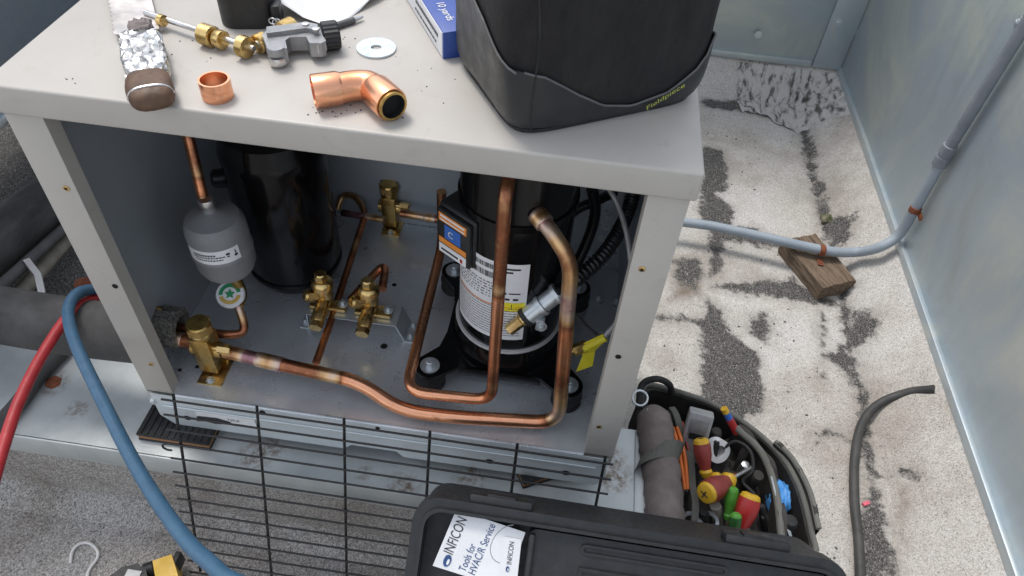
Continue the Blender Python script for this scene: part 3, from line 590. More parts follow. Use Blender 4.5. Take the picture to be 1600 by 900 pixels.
def service_valve(x, lab):
    o = V((x, yb+.020, zb+.001)); t = thing('service_valve', o, lab, 'valve', 'forged brass service valves')
    m = MB(); m.box(o+V((.004, 0, .004)), (.05, .018, .007), .0025); mk('mounting_flange', m, 'brass2', t)
    tip = V((0, -.62, -.12)).normalized()
    m = MB(); m.lathe([(.004, -.012), (.0095, -.010), (.0105, 0), (.0095, .012), (.008, .02)], o+Z*.016, tip, 20); m.lathe([(.009, .0), (.0105, .008), (.0105, .026), (.009, .03)], o+Z*.01, (0, 0, 1), 20); mk('body', m, 'brass2', t)
    m = MB(); c_ = o+Z*.036; m.lathe([(.010, 0), (.0145, .003), (.0145, .011), (.011, .016), (.0085, .017)], c_, n=24); m.prism(hexp(.0088), .017, .026, (c_, X, Y, Z)); m.lathe([(.0075, .026), (.006, .028), (0, .028)], c_, n=14); mk('stem_cap', m, 'brass2', t)
    a_ = o+Z*.016+tip*.018; m = MB(); m.lathe([(.008, 0), (.0098, .002), (.0098, .016), (.0085, .020)], a_, tip, 20); ex, ey, ez = frame(tip); m.prism(hexp(.0092), .020, .028, (a_, ex, ey, ez)); mk('outlet_cap', m, 'brass2', t)
    sd_ = V((-.55, -.45, .35)).normalized(); a_ = o+Z*.022+sd_*.006; m = MB(); m.tube([a_, a_+sd_*.010], .0055, 14); ex, ey, ez = frame(sd_); m.prism(hexp(.0088), .008, .020, (a_, ex, ey, ez)); m.lathe([(.007, .02), (.0055, .023), (0, .0235)], a_, sd_, 14); mk('gauge_port_cap', m, 'brass2', t)
    for s_ in (.024,): bolt('screw', o+V((s_, .002, .0075)), .0042, 'bright', t, wash=1.6)
_mk = mk
def mk(name, mb, mat, parent=None, smooth=35, attr='ox'):
    if parent is not None and parent.name.startswith('service_valve'): mb.v = [parent.location+(p-parent.location)*1.14 for p in mb.v]
    return _mk(name, mb, mat, parent, smooth, attr)
service_valve(xl+.026, 'forged brass service valve on the bracket, nearer the grey filter drier'); service_valve(xl+.026+(pz(582, 500, .05)-pz(510, 490, .05)).x, 'forged brass service valve on the bracket, nearer the compressor')
# ------------------------------------------------------------------ receiver, drier, sight glass
c0 = pz(460, 432, 0); RX, RY, RR = .138, .275, .074
rc = thing('liquid_receiver', (RX, RY, 0), 'tall glossy black receiver tank standing behind the filter drier', 'tank')
m = MB(); m.lathe([(0, .0), (.048, .001), (.062, .008), (RR, .030), (RR, .245), (RR*1.015, .246), (RR*1.015, .256), (RR*.99, .262), (RR*.9, .285), (RR*.55, .305), (0, .31)], (RX, RY, 0), n=56); mk('shell', m, 'blackgloss', rc)
m = MB(); m.lathe([(RR*.97, .030), (RR*1.012, .031), (RR*1.012, .037), (RR*.97, .038)], (RX, RY, 0), n=56); mk('bottom_seam', m, 'blackgloss', rc)
m = MB(); m.lathe([(.012, 0), (.014, .004), (.014, .02), (.010, .024)], V((RX-RR*.9, RY-.02, .20)), (-1, -.4, 0), 18); mk('side_port', m, 'blackmetal', rc)
dx, dy = q1.x+.006, q1.y; q = py(342, 395, dy); zc_ = q.z; dx = q.x
dr = thing('filter_drier', (dx, dy, zc_-.06), 'grey cylindrical filter drier with white label hanging at the left', 'filter drier')
ax_ = (py(352, 440, dy)-py(332, 335, dy)).normalized(); top = py(323, 322, dy); kk = (py(352, 440, dy)-py(328, 335, dy)).length
RD = .0405
prof = [(.008, -.002), (.0085, .008), (.018, .012), (RD*.86, .018), (RD*.98, .028), (RD, .036), (RD, .068), (RD*1.025, .070), (RD*1.025, .0735), (RD, .0755), (RD*.985, .098), (RD*.86, .110), (RD*.45, .117), (.010, .120), (.0085, .132)]
dc = V((dx, dy, 0)); az_ = V((.03, .0, -1)).normalized(); dt = V((top.x+.002, dy, top.z))
m = MB(); m.lathe(prof, dt, az_, 48); mk('shell', m, 'drier', dr)
m = MB(); m.lathe([(.0095, -.013), (.0105, -.010), (.0105, -.004), (.009, 0)], dt, az_, 20); mk('solder_collar', m, 'steel', dr)
u_ = az_.orthogonal(); fwd = V((CAM.x-dx, CAM.y-dy, 0)).normalized(); rt_ = az_.cross(fwd).normalized()*-1
def dw(mb, a0, a1, h0, h1, r, k):
    vs = []
    for i in range(k+1):
        a = a0+(a1-a0)*i/k; d_ = fwd*math.cos(a)+rt_*math.sin(a)*(1 if rt_.x > 0 else -1); vs += [dt+az_*h0+d_*r, dt+az_*h1+d_*r]
    return mb.add(vs, [[2*i, 2*i+2, 2*i+3, 2*i+1] for i in range(k)])
dlb = mk('label', dw(MB(), rad(-78), rad(28), .044, .067, RD+.0004, 24), 'white', dr)
m = MB()
for i in range(3):
    a = -60
    while a < -5 if i else a < -18: 
        wd = random.uniform(2, 5); dw(m, rad(a), rad(a+wd), .0495+i*.0045, .0495+i*.0045+(.0028 if i == 0 else .002), RD+.0008, 1); a += wd+1.2
dw(m, rad(19), rad(21), .049, .060, RD+.0008, 1); dw(m, rad(16.5), rad(23.5), .056, .059, RD+.0008, 2); dw(m, rad(2), rad(9), .050, .0535, RD+.0008, 2); dw(m, rad(3), rad(8), .055, .057, RD+.0008, 1)
mk('print', m, 'ink', dlb)
sg = pz(360, 460, .088); sn = (CAM-sg).normalized(); sn = (sn+V((-.25, 0, .3))).normalized()
st = thing('sight_glass', sg, 'round white sight glass cap with green and gold ring below the drier', 'sight glass')
m = MB(); m.lathe([(.013, -.014), (.018, -.010), (.0205, -.004), (.0205, .001), (.019, .003), (0, .0032)], sg, sn, 32); mk('cap', m, 'white', st)
ex, ey, ez = frame(sn)
def arc(a0, a1, r0, r1, mt, nm):
    m = MB(); k = 14; vs = []
    for i in range(k+1):
        a = rad(a0+(a1-a0)*i/k); d_ = ex*math.cos(a)+ey*math.sin(a); vs += [sg+d_*r0+ez*.0036, sg+d_*r1+ez*.0036]
    m.add(vs, [[2*i, 2*i+1, 2*i+3, 2*i+2] for i in range(k)]); mk(nm, m, mt, st, smooth=0)
arc(10, 185, .010, .0155, 'label_g', 'green_arc'); arc(195, 350, .010, .0155, 'gold_p', 'gold_arc')
m = MB(); m.prism([(.008*math.cos(rad(90+36*i))*(1 if i % 2 == 0 else .5), .008*math.sin(rad(90+36*i))*(1 if i % 2 == 0 else .5)) for i in range(10)], .0034, .0038, (sg, ex, ey, ez)); mk('centre_star', m, 'label_g', st, smooth=0)
m = MB(); m.tube([dt+az_*.125, sg-sn*.012+V((.012, .01, 0)), l0], .008, 16, .02); mk('body', m, 'brass', st)
# foam and clip by the pipe hole
fm = thing('pipe_foam', (.02, .075, .03), 'cut open-cell foam collar round the pipes at the cabinet side', 'foam')
m = MB(); c_ = V((.008, e1.y+.012, .058)); m.lathe([(.019, 0), (.029, 0), (.029, .030), (.019, .032), (.019, 0)], c_+V((0, -.004, -.002)), (1, .05, 0), 28, jag=lambda i, j: 1+.06*math.sin(i*2.3+j)); mk('collar', m, 'foamcell', fm)
m = MB(); m.box(pz(245, 488, .075), (.012, .006, .026), .002, Matrix.Rotation(.5, 3, 'Y')); mk('brass_clip', m, 'brass', fm)
# ------------------------------------------------------------------ black conduits, wires, fittings
def simple(name, pts, r, mat_, lab, cat, k=10, n=14, group=None, rib=None):
    return tag(mk(name, MB().tube(spline(pts, k), r, n, rib=rib), mat_), lab, cat, group)
cf = thing('conduit_connector', py(830, 480, .105), 'zinc squeeze connector with brass tip in front of the compressor label', 'connector')
c0, c1 = py(795, 516, .098), py(868, 460, .125); ad = (c1-c0).normalized(); L_ = (c1-c0).length
m = MB(); m.lathe([(.004, -.002), (.0085, 0), (.0085, L_*.28)], c0, ad, 6); m.lathe([(.0075, L_*.26), (.010, L_*.3), (.010, L_*.36)], c0, ad, 20); mk('brass_nipple', m, 'brass2', cf)
m = MB(); m.lathe([(.010, L_*.33), (.0145, L_*.34), (.0145, L_*.42), (.010, L_*.43)], c0, ad, 24); mk('gasket', m, 'rubber', cf)
m = MB(); m.lathe([(.012, L_*.40), (.0135, L_*.42), (.0135, L_*.66), (.0155, L_*.67), (.0155, L_*.74), (.0125, L_*.75), (.0125, L_*.98), (.0145, L_*.99), (.0145, L_*1.06), (.012, L_*1.07)], c0, ad, 24); mk('body', m, 'bright', cf)
m = MB(); e_ = c0+ad*L_*.5+V((.013, -.006, -.012)); m.box(e_, (.012, .012, .02), .002); mk('clamp_ear', m, 'bright', cf); bolt('screw', e_+V((.002, -.006, 0)), .0045, 'bright', cf, (.1, -1, .2)); bolt('screw', c1+V((.006, -.011, .004)), .004, 'bright', cf, (.1, -1, .2))
simple('corrugated_conduit', [c1, py(900, 437, .15), py(945, 395, .20), py(975, 345, .27), py(990, 300, .33), py(998, 240, .36)], .0095, 'ribbed', 'black corrugated conduit rising behind the right post', 'conduit', 14, 16, None, .0075)
simple('black_hose', [py(925, 295, .30), py(930, 330, .30), py(920, 370, .29), py(895, 420, .27), py(870, 430, .27)], .0085, 'ribbed', 'smooth black hose bending down behind the compressor', 'hose')
simple('black_hose', [py(880, 345, .33), py(905, 325, .34), py(930, 315, .35), py(960, 300, .38)], .008, 'ribbed', 'short black hose crossing behind the compressor at the top', 'hose')
simple('grey_wire', [py(948, 290, .22), py(965, 320, .21), py(980, 370, .18), py(985, 430, .15), py(972, 490, .12), py(945, 525, .10)], .0035, 'greyins', 'pale grey capillary wire curving inside the right post to the yellow tag', 'wire')
yt = thing('service_tag', py(925, 550, .095), 'yellow tag wrapped on a small brass access fitting by the right post', 'tag')
a_, b_ = py(885, 552, .085), py(912, 542, .095); dd = (b_-a_).normalized()
m = MB(); m.tube([a_, b_], .0045, 14); mk('port_stem', m, 'brass', yt)
m = MB(); m.lathe([(.0085, 0), (.0085, .018), (.007, .020)], a_+dd*.010, dd, 6); mk('hex_nut', m, 'brass', yt)
m = MB(); p0 = [py(912, 536, .094), py(942, 522, .1), py(947, 532, .099), py(930, 548, .096), py(926, 572, .088), py(900, 581, .082), py(910, 556, .088)]
nrm = (CAM-p0[0]).normalized(); m.add(p0+[p-nrm*.0012 for p in p0], [[0, 1, 2, 3, 6], [6, 3, 4, 5], [11+2, 10, 9, 8, 7], [12, 11, 10, 13]]+[[i, (i+1) % 7, 7+(i+1) % 7, 7+i] for i in range(7)]); mk('flag', m, 'tagyellow', yt, smooth=0)
m = MB(); m.tube([py(910, 545, .092), py(946, 527, .099)], .0058, 14); mk('wrap', m, 'tagyellow', yt)
m = MB(); m.tube([py(897, 488, .12), py(915, 508, .11), py(934, 524, .1)], .0018, 8); mk('zip_tie', m, 'rubber', yt)
# ------------------------------------------------------------------ things on the cabinet top
def T(u, v, h=0): return pz(u, v, H+h)
# saw
sw = thing('hand_saw', T(222, 100), 'old hand saw with serrated blade and handle wrapped in crumpled foil tape', 'saw')
hb, hm, ht = T(237, 150, .010), T(222, 60, .010), T(207, 0, .006); dv = (hb-ht); dv.z = 0; dv.normalize(); sv_ = V((-dv.y, dv.x, 0))
if sv_.x < 0: sv_ = -sv_
bm_ = T(215, 50, .007); L0 = -.30; vs = []; pts = []
n_t = 60; wb = .021
left = [(-wb-(.0018 if i % 2 else 0), L0+(-.0-L0)*i/n_t) for i in range(n_t+1)]; right = [(wb*1.0, 0.0), (wb*.9, L0)]
m = MB(); m.prism(left+right, 0, .0012, (V((bm_.x, bm_.y, H+.0065)), sv_, dv, Z)); mk('blade', m, 'blade', sw, smooth=0)
hc = (hm+hb)/2; hc = V((hc.x, hc.y, H+.0125)); R = Matrix((sv_, dv, Z)).transposed(); hl = (hb-hm).length
def lump(c, d, amp, sub, seed, ee=5):
    b = bmesh.new(); bmesh.ops.create_cube(b, size=1); bmesh.ops.subdivide_edges(b, edges=b.edges[:], cuts=sub, use_grid_fill=True); r_ = random.Random(seed)
    for x in b.verts:
        p = V(x.co); q_ = V((abs(p.x)*2, abs(p.y)*2, abs(p.z)*2)); e = (q_.x**ee+q_.y**ee+q_.z**ee)**(1/ee); p = p/e*max(q_)
        x.co = R @ (V((p.x*d[0], p.y*d[1], p.z*d[2]))+V((r_.uniform(-1, 1), r_.uniform(-1, 1), r_.uniform(-1, 1)))*amp)+c
        x.co.z = max(x.co.z, H+.0003)
    return MB().bm(b)
mk('foil_wrap', lump(hc-dv*hl*.12, (.039, hl*.74, .0235), .0013, 14, 3), 'foil', sw, 25)
mk('wooden_butt', lump(V((hb.x, hb.y, H+.0122))-dv*.008, (.041, .052, .0242), .0003, 10, 4, 3), 'brownwood', sw, 80)
m = MB(); m.tube([V((hb.x, hb.y, H+.0122))+dv*.006+sv_*.0195*math.cos(rad(a))*abs(math.cos(rad(a)))**-.35+Z*.0118*math.sin(rad(a)) for a in range(5, 176, 10)], .0011, 6); mk('steel_band', m, 'steel', sw)
mk('torn_cloth', lump(V((hm.x, hm.y, H+.019))-dv*.002+sv_*.002, (.022, .022, .014), .0014, 6, 8), 'taupe', sw, 25)
# core tool
ct = thing('valve_core_tool', T(320, 58), 'brass valve core tool with steel rod and knurled knobs', 'hand tool')
a_, b_ = T(240, 24, .010), T(385, 72, .012); dd = (b_-a_).normalized()
mk('rod', MB().tube([a_-dd*.012, b_+dd*.01], .0030, 12), 'steel', ct)
kn = lambda i, j: 1+.035*(1 if (i+j) % 2 else -1)
def knurl(c, r, l, nm='knurled_knob', ax=None): 
    ax = ax if ax is not None else dd
    pr = [(r*.85, -l/2)]+[(r, -l/2+l*(.06+.88*i/9)) for i in range(10)]+[(r*.85, l/2)]
    m = MB(); m.lathe(pr, c, ax, 36, jag=kn); return mk(nm, m, 'brass2', ct)
m = MB(); m.lathe([(.004, 0), (.0062, .001), (.0062, .007), (.004, .008)], T(253, 32, .010)-dd*.004, dd, 20); mk('stop_ring', m, 'brass2', ct)
knurl(T(325, 55, .011), .0108, .016); m = MB(); m.lathe([(.0085, 0), (.0095, .002), (.0095, .009), (.008, .010)], T(331, 57, .011)+dd*.006, dd, 24); mk('plain_collar', m, 'brass2', ct)
knurl(T(382, 73, .0115), .0108, .010); ax2 = (T(455, 45, .012)-T(405, 70, .012)).normalized(); knurl(T(408, 67, .0105), .0098, .011, ax=ax2); knurl(T(450, 47, .0115), .0115, .016, ax=ax2)
mk('rod', MB().tube([T(400, 71, .0115), T(462, 41, .0115)], .0045, 12), 'steel', ct)
# tape measure
tp_ = T(385, 38); tm = thing('tape_measure', tp_, 'black tape measure with red and grey face lying beside the brass core tool', 'tape measure')
a1 = V((.97, .22, 0)).normalized(); a2 = V((-a1.y, a1.x, 0)); o_ = T(343, 46)
m = MB(); m.prism([(p[0], p[1]) for p in rrect(.058, .062, .018, 6)], .001, .036, (o_, a1, a2, Z)); m.prism([(p[0]+.003, p[1]+.003) for p in rrect(.052, .056, .016, 6)], .036, .039, (o_, a1, a2, Z)); mk('case', m, 'plastic', tm)
m = MB(); m.lathe([(0, .039), (.022, .039), (.022, .0396), (0, .04)], o_+a1*.029+a2*.031, n=32); lb2 = mk('face_label', m, 'castgrey', tm)
m = MB(); m.lathe([(.0215, .0397), (.0225, .0397), (.0225, .0405), (.0205, .0405)], o_+a1*.029+a2*.031, n=32); mk('red_ring', m, 'red', tm)
m = MB(); [m.box(o_+a1*(.020+.0085*i)+a2*.024+Z*.0402, (.006, .008, .0006), 0) for i in range(3)]; mk('red_print', m, 'red', tm)
m = MB(); m.box(o_+a1*.0605+a2*.012+Z*.014, (.010, .018, .022), .002, Matrix((a1, a2, Z)).transposed()); mk('hook_housing', m, 'plastic', tm)
for i in range(6):
    p = T(426+6*i, 33+2*i, .012-.0015*i); m = MB(); ring = [p+V((math.cos(rad(40*k))*.0042, math.sin(rad(40*k))*.0024*(1 if i % 2 else .3), math.sin(rad(40*k))*.003)) for k in range(10)]; m.tube(ring, .0008, 6); mk('chain_link', m, 'steel', tm)
# paper
pw = T(420, 20); b = bmesh.new(); bmesh.ops.create_grid(b, x_segments=24, y_segments=24, size=.5); pc = [T(412, 18), T(513, 48), T(625, -18), T(480, -70)]
for v in b.verts:
    s_, t_2 = v.co.x+.5, v.co.y+.5; p = (pc[0]*(1-s_)+pc[1]*s_)*(1-t_2)+(pc[3]*(1-s_)+pc[2]*s_)*t_2
    v.co = p+Z*(.016*(1-s_)*max(0, 1-t_2*.8)+.003+.005*max(0, math.sin(s_*5+t_2*3))+.003*math.sin(t_2*9-s_*4))
pa = mk('paper_sheet', MB().bm(b), 'white', None, 80); sm_ = pa.modifiers.new('thick', 'SOLIDIFY'); sm_.thickness = .0003
tag(pa, 'crumpled white paper sheet draped over the tape measure', 'paper')
pn = thing('pen', T(545, 35), 'slim pen poking out from under the white paper', 'pen'); dd = (T(566, 27, .004)-T(520, 42, .004)).normalized()
mk('barrel', MB().tube([T(490, 52, .004), T(553, 31, .004)], .0036, 12), 'cable', pn); mk('tip', MB().tube([T(553, 31, .004), T(559, 29, .004), T(567, 26, .004)], lambda q: .0030*(1-.5*q), 10), 'steel', pn)
# tubing cutter
tc0 = thing('tubing_cutter', T(470, 95), 'small grey cast tubing cutter with black ribbed knob', 'hand tool')
cA, cB = T(432, 88), T(508, 78); a1 = (cB-cA); a1.z = 0; a1.normalize(); a2 = V((-a1.y, a1.x, 0)); o_ = T(424, 106); R = Matrix((a1, a2, Z)).transposed()
fr = (V((o_.x, o_.y, H+.006)), a1, a2, Z)
m = MB(); m.prism([(0, 0), (.018, -.004), (.019, .012), (.024, .017), (.040, .014), (.041, .000), (.052, -.003), (.056, .000), (.057, .030), (.046, .036), (.004, .036), (-.001, .03)], 0, .015, fr); mk('frame', m, 'castgrey', tc0, 20)
m = MB(); m.prism([(.003, .022), (.043, .023), (.052, .015), (.055, .028), (.045, .0355), (.005, .0355)], .0145, .0195, fr); mk('top_rib', m, 'castgrey', tc0, 20)
for px_, py_ in ((.009, .001), (.009, .001)): pass
for zz in (.003, .0135):
    m = MB(); m.lathe([(.0085, 0), (.009, .0012), (.009, .0065), (.0085, .0078)], fr[0]+a1*.008+a2*.002+Z*(zz-.006), n=24); mk('roller', m, 'steel' if zz < .01 else 'castgrey', tc0)
m = MB(); m.lathe([(.0078, 0), (.0082, .001), (.0082, .010), (.0078, .011)], fr[0]+a1*.05+a2*.006+Z*.003, n=24); mk('cutting_wheel', m, 'steel', tc0)
for q_ in ((.043, .030), (.051, .017)): m = MB(); m.lathe([(0, .0195), (.0036, .0195), (.0036, .021), (0, .0214)], fr[0]+a1*q_[0]+a2*q_[1], n=16); mk('pin', m, 'steel', tc0)
mk('slide', MB().box(fr[0]+a1*.030+a2*.024+Z*.006, (.022, .009, .010), .001, R), 'blackmetal', tc0)
kc = fr[0]+a1*.057+a2*.022+Z*.0085; m = MB(); m.lathe([(.012, 0), (.0145, .001), (.0145, .015), (.013, .017), (0, .0175)], kc, a1, 40, jag=lambda i, j: 1.03 if i % 2 else .96); mk('feed_knob', m, 'plastic', tc0, 20)
# washer, ring, elbow
m = MB(); c_ = T(588, 77); m.lathe([(.0055, .0), (.0205, .0), (.0207, .0008), (.0205, .0022), (.0055, .0022), (.0055, 0)], c_+Z*.0002, n=48); tag(mk('washer', m, 'washer'), 'flat zinc plated steel washer lying on the beige top', 'washer')
m = MB(); c_ = T(341, 151); ro = .0145
m.lathe([(ro*.86, 0), (ro, 0), (ro*1.01, .004), (ro, .0078), (ro*.985, .0085), (ro, .0092), (ro*1.01, .013), (ro, .0185), (ro*.86, .0185), (ro*.86, 0)], c_+Z*.0003, n=40); tag(mk('copper_coupling', m, 'copper'), 'short ring of bright copper coupling near the saw handle', 'pipe fitting')
el = thing('copper_elbow', T(560, 160), 'bright copper elbow fitting lying on the beige top', 'pipe fitting')
ra = .0158; eA, eB = T(492, 143, ra), T(609, 158, ra); eM = T(545, 133, ra); 
p0 = T(496, 143, ra+.001); p1 = T(532, 137, ra); p2 = T(590, 128, ra); p3 = T(600, 145, ra); p4 = T(610, 161, ra)
m = MB(); pts = spline([T(530, 138, ra), T(552, 134, ra), T(575, 134, ra), T(592, 144, ra)], 8); m.tube(pts, .0142, 28, cap=False, ox=[(0, .06), (.3, .12), (1, .04)]); mk('bend', m, 'copper', el)
def socket(a_, b_, ro, ri, nm, mt_in):
    d_ = (b_-a_).normalized(); L_ = (b_-a_).length; m = MB(); m.lathe([(ri*.96, L_), (ro*.93, L_), (ro, L_*.86), (ro, .0008), (ro*.985, 0), (ri, 0), (ri, L_*.8)], a_, d_, 36, cap=False); s_ = mk(nm, m, 'copper', el)
    m = MB(); m.lathe([(ri*.995, .0015), (ri*.99, L_*.8), (0, L_*.8)], a_, d_, 32, cap=False); mk('bore', m, mt_in, s_)
socket(T(489, 143, ra), T(533, 137, ra), ra, ra*.93, 'socket', 'copper'); socket(T(612, 164, ra), T(585, 139, ra), ra*1.02, ra*.93, 'socket', 'hole')
d_ = (T(585, 139, ra)-T(612, 164, ra)).normalized(); m = MB(); m.lathe([(ra*.76, -.0035), (ra*.9, -.0035), (ra*.9, .004), (ra*.76, .004), (ra*.76, -.0035)], T(612, 164, ra), d_, 32); mk('pipe_stub', m, 'brass', el); m = MB(); m.lathe([(ra*.755, -.003), (ra*.75, .004), (0, .004)], T(612, 164, ra), d_, 28, cap=False); mk('soot_bore', m, 'hole', el)
# debris specks
m = MB()
for cu, cv, n_, s_ in ((610, 180, 26, 9), (505, 172, 14, 14), (560, 168, 10, 30), (300, 80, 8, 40), (100, 125, 5, 12), (650, 120, 10, 60), (530, 60, 14, 30)):
    for _ in range(n_):
        p = T(random.gauss(cu, s_), random.gauss(cv, s_*.35), .0003); r_ = random.uniform(.0002, .0008); m.box(p, (r_*2, r_*1.4, r_), 0, Matrix.Rotation(random.random()*3, 3, 'Z'))
mk('soot_debris', m, 'ink', None, 0)['kind'] = 'stuff'; bpy.data.objects['soot_debris']['label'] = 'dark metal filings scattered on the beige top'
# carton
bx = thing('carton', T(690, 50), 'blue and white cardboard carton partly behind the black bag', 'box'); c_ = T(693, 93); e_ = T(641, 8); d1_ = (e_-c_); d1_.z = 0; L_ = .17; d1_.normalize(); d2_ = V((d1_.y, -d1_.x, 0)); hB = .030
R = Matrix((d2_, d1_, Z)).transposed(); wB = .075
m = MB(); m.box(c_+d2_*wB/2+d1_*L_/2+Z*hB/2, (wB, L_, hB), .0008, R); mk('body', m, 'boxblue', bx)
m = MB(); m.box(c_-d2_*.0004+d1_*L_/2+Z*hB/2, (.0008, L_-.004, hB-.003), 0, R); wp_ = mk('white_side', m, 'boxwhite', bx)
o_ = c_+Z*(hB+.0002)+d2_*.022+d1_*.013
text('lettering', '10 yards', c_+Z*hB+d2_*.012+d1_*.062, -d1_, d2_, .009, 'white', bx, -.0006 if (-d1_).cross(d2_).z < 0 else .0006)
text('lettering', 'th', c_+Z*hB+d2_*.028+d1_*.095, -d1_, d2_, .012, 'white', bx, -.0006 if (-d1_).cross(d2_).z < 0 else .0006)
m = MB()
for zz_, hh_, d0_ in ((.019, .004, .016), (.009, .0024, .022)):
    t_ = d0_
    while t_ < .10: w_ = random.uniform(.003, .008); m.box(c_-d2_*.0012+d1_*(t_+w_/2)+Z*zz_, (.0004, w_, hh_), 0, R); t_ += w_+random.uniform(.0015, .003)
mk('faded_print', m, 'cable', wp_, 0)['kind'] = 'stuff'
# black bag on the cabinet
fd = V((.855, .518, 0)).normalized(); sdv = V((-fd.y, fd.x, 0)); A_ = V((.503, .010, H)); BW, BD, BH = .215, .165, .30
bag = thing('tool_pouch', A_+fd*BW/2+sdv*BD/2, 'black fabric tool bag with rubberised base and lime lettering on the cabinet top', 'bag')
NP = 96
def outl(t, off, z):
    """rounded rectangle perimeter, t in 0..1 starting front-left corner going along front"""
    w2, d2 = BW/2, BD/2; gro = 1+.06*min(1, z/.16); a = 2*math.pi*t-math.pi*.75
    c, s = math.cos(a), math.sin(a); e = 7.5; r = (abs(c)**e+abs(s)**e)**(-1/e); taper = (1-.10*math.exp(-z/.010))
    p = A_+fd*(w2+(w2*gro*taper+off)*c*r)+sdv*(d2+(d2*gro*taper+off)*s*r)
    p = p+fd*.006*math.sin(9*t+z*20)*min(1, z/.1); return V((p.x, p.y, H+z))
zs = [0, .003, .008, .016, .028, .045, .065, .09, .12, .16, .20, .25, .28, .295]
m = MB(); vs = []
for j, z in enumerate(zs):
    for i in range(NP): vs.append(outl(i/NP, (-.0015 if z < .24 else -.0015-(z-.24)*.6)+(-.006 if j == 0 else 0), z))
fs = [[j*NP+i, j*NP+(i+1) % NP, (j+1)*NP+(i+1) % NP, (j+1)*NP+i] for j in range(len(zs)-1) for i in range(NP)]+[list(range(NP))[::-1], [(len(zs)-1)*NP+i for i in range(NP)]]
m.add(vs, fs); mk('fabric_body', m, 'fabric', bag, 80)
def seamh(t):
    t = t % 1; fr_ = np.interp(t, [0, .02, .06, .10, .15, .20, .235, .25, .30, .40, .5, .6, .75, .85, .93, .97, 1], [.068, .064, .040, .022, .014, .022, .046, .072, .06, .05, .05, .05, .06, .11, .095, .078, .068]); return float(fr_)
m = MB(); vs = []; K = 8
for j in range(K+1):
    for i in range(NP): z = seamh(i/NP)*j/K; vs.append(outl(i/NP, .0012 if j else -.004, max(z, .0004*j)))
m.add(vs, [[j*NP+i, j*NP+(i+1) % NP, (j+1)*NP+(i+1) % NP, (j+1)*NP+i] for j in range(K) for i in range(NP)]); mk('rubber_base', m, 'leather', bag, 80)
mk('seam_piping', MB().tube([outl(i/NP, .0012, seamh(i/NP)) for i in range(NP+1)], .0011, 8, cap=False), 'cable', bag)
mk('bottom_welt', MB().tube([outl(i/NP, -.0005, .0028) for i in range(NP+1)], .0024, 8, cap=False), 'rubber', bag)
mk('corner_seam', MB().tube([outl(.012, .0016, .004+.02*k) for k in range(14)], .0009, 6), 'rubber', bag)
p = outl(.178, .0028, .006); tx = (outl(.232, .0028, .034)-p).normalized(); nn = (outl(.22, .01, .035)-outl(.22, 0, .035)).normalized(); up = nn.cross(tx)
text('lettering', 'Fieldpiece', p, tx, up, .0085, 'lime', bag, .0016, width=.042)
m = MB(); m.box(outl(.24, .006, .15), (.012, .008, .02), .002); mk('strap_stub', m, 'canvas', bag)
mk('top_handle', MB().tube(spline([outl(.1, -.03, .29), outl(.1, -.05, .34), outl(.6, -.05, .34), outl(.6, -.03, .29)], 8), .008, 10), 'canvas', bag)
# ------------------------------------------------------------------ hoses at the left
def hose(name, dat, r, mt, lab, extra=()):
    pts = [pd(u, v, d) for u, v, d in dat]+[V(e) for e in extra]; return tag(mk(name, MB().tube(spline(pts, 10), r, 18), mt), lab, 'hose')
hose('charging_hose', [(185, 452, 1.09), (150, 452, 1.07), (122, 458, 1.04), (107, 484, 1.01), (116, 532, .965), (158, 622, .89), (218, 738, .80), (286, 838, .72), (345, 896, .67), (405, 965, .62)], .0078, 'bluehose', 'blue rubber charging hose arching past the left cabinet post', [(.30, -.50, .28), (.27, -.62, .0), (.26, -.75, -.2), (.4, -.95, -.29), (.7, -1.1, -.29)])
hose('charging_hose', [(190, 462, 1.10), (150, 466, 1.075), (112, 488, 1.03), (70, 548, .98), (32, 622, .93), (8, 690, .89), (-15, 770, .85), (-45, 900, .78)], .0072, 'redhose', 'red rubber charging hose hanging beside the grey insulated pipe', [(-.06, -.62, -.0), (-.02, -.8, -.22), (.1, -1.0, -.29), (.5, -1.2, -.29)])
# ------------------------------------------------------------------ pipes outside at the left
def pipeobj(name, pts, r, mt, lab, cat='pipe', n=28, k=6): return tag(mk(name, MB().tube(spline(pts, k), r, n), mt), lab, cat)
pipeobj('insulated_pipe', [(.0, .062, .052), (-.12, .064, .045), (-.3, .070, .043), (-.9, .10, .03)], .042, 'foam', 'smooth grey foam insulated pipe entering the cabinet side', 'insulated pipe')
a_, b_ = pd(-30, 400, 1.40), pd(110, 285, 1.66); q = (b_-a_)
pipeobj('insulated_pipe', [a_-q*2, a_, b_, b_+q*2], .05, 'foamold', 'cracked weathered foam insulated pipe running back past the cabinet', 'insulated pipe', 30, 10)
a_, b_ = pd(0, 448, 1.33), pd(100, 358, 1.55); q = b_-a_; pipeobj('grey_cable', [a_-q, a_, b_, b_+q], .011, 'cable', 'grey round cable lying along the weathered pipe', 'cable')
a_, b_ = pd(40, 448, 1.42), pd(112, 366, 1.62); q = b_-a_; pipeobj('tan_conduit', [a_-q*.3, a_, b_, b_+q], .015, 'tan', 'tan flexible conduit under the grey cable', 'conduit')
a_ = pd(42, 408, 1.40); b_ = pd(66, 460, 1.36); m = MB(); m.tube([a_, a_.lerp(b_, .5)+V((.01, 0, .006)), b_], .008, 4); tag(mk('strap', m, 'wirewhite'), 'white plastic strap hanging over the tan conduit', 'strap')
pipeobj('lower_pipe', [pz(-40, 700, ZC+.012), pz(20, 640, ZC+.012), pz(62, 585, ZC+.012), pz(100, 545, ZC+.012)], .012, 'foamold', 'short grimy foam pipe lying on the curb beside the red hose', 'insulated pipe')
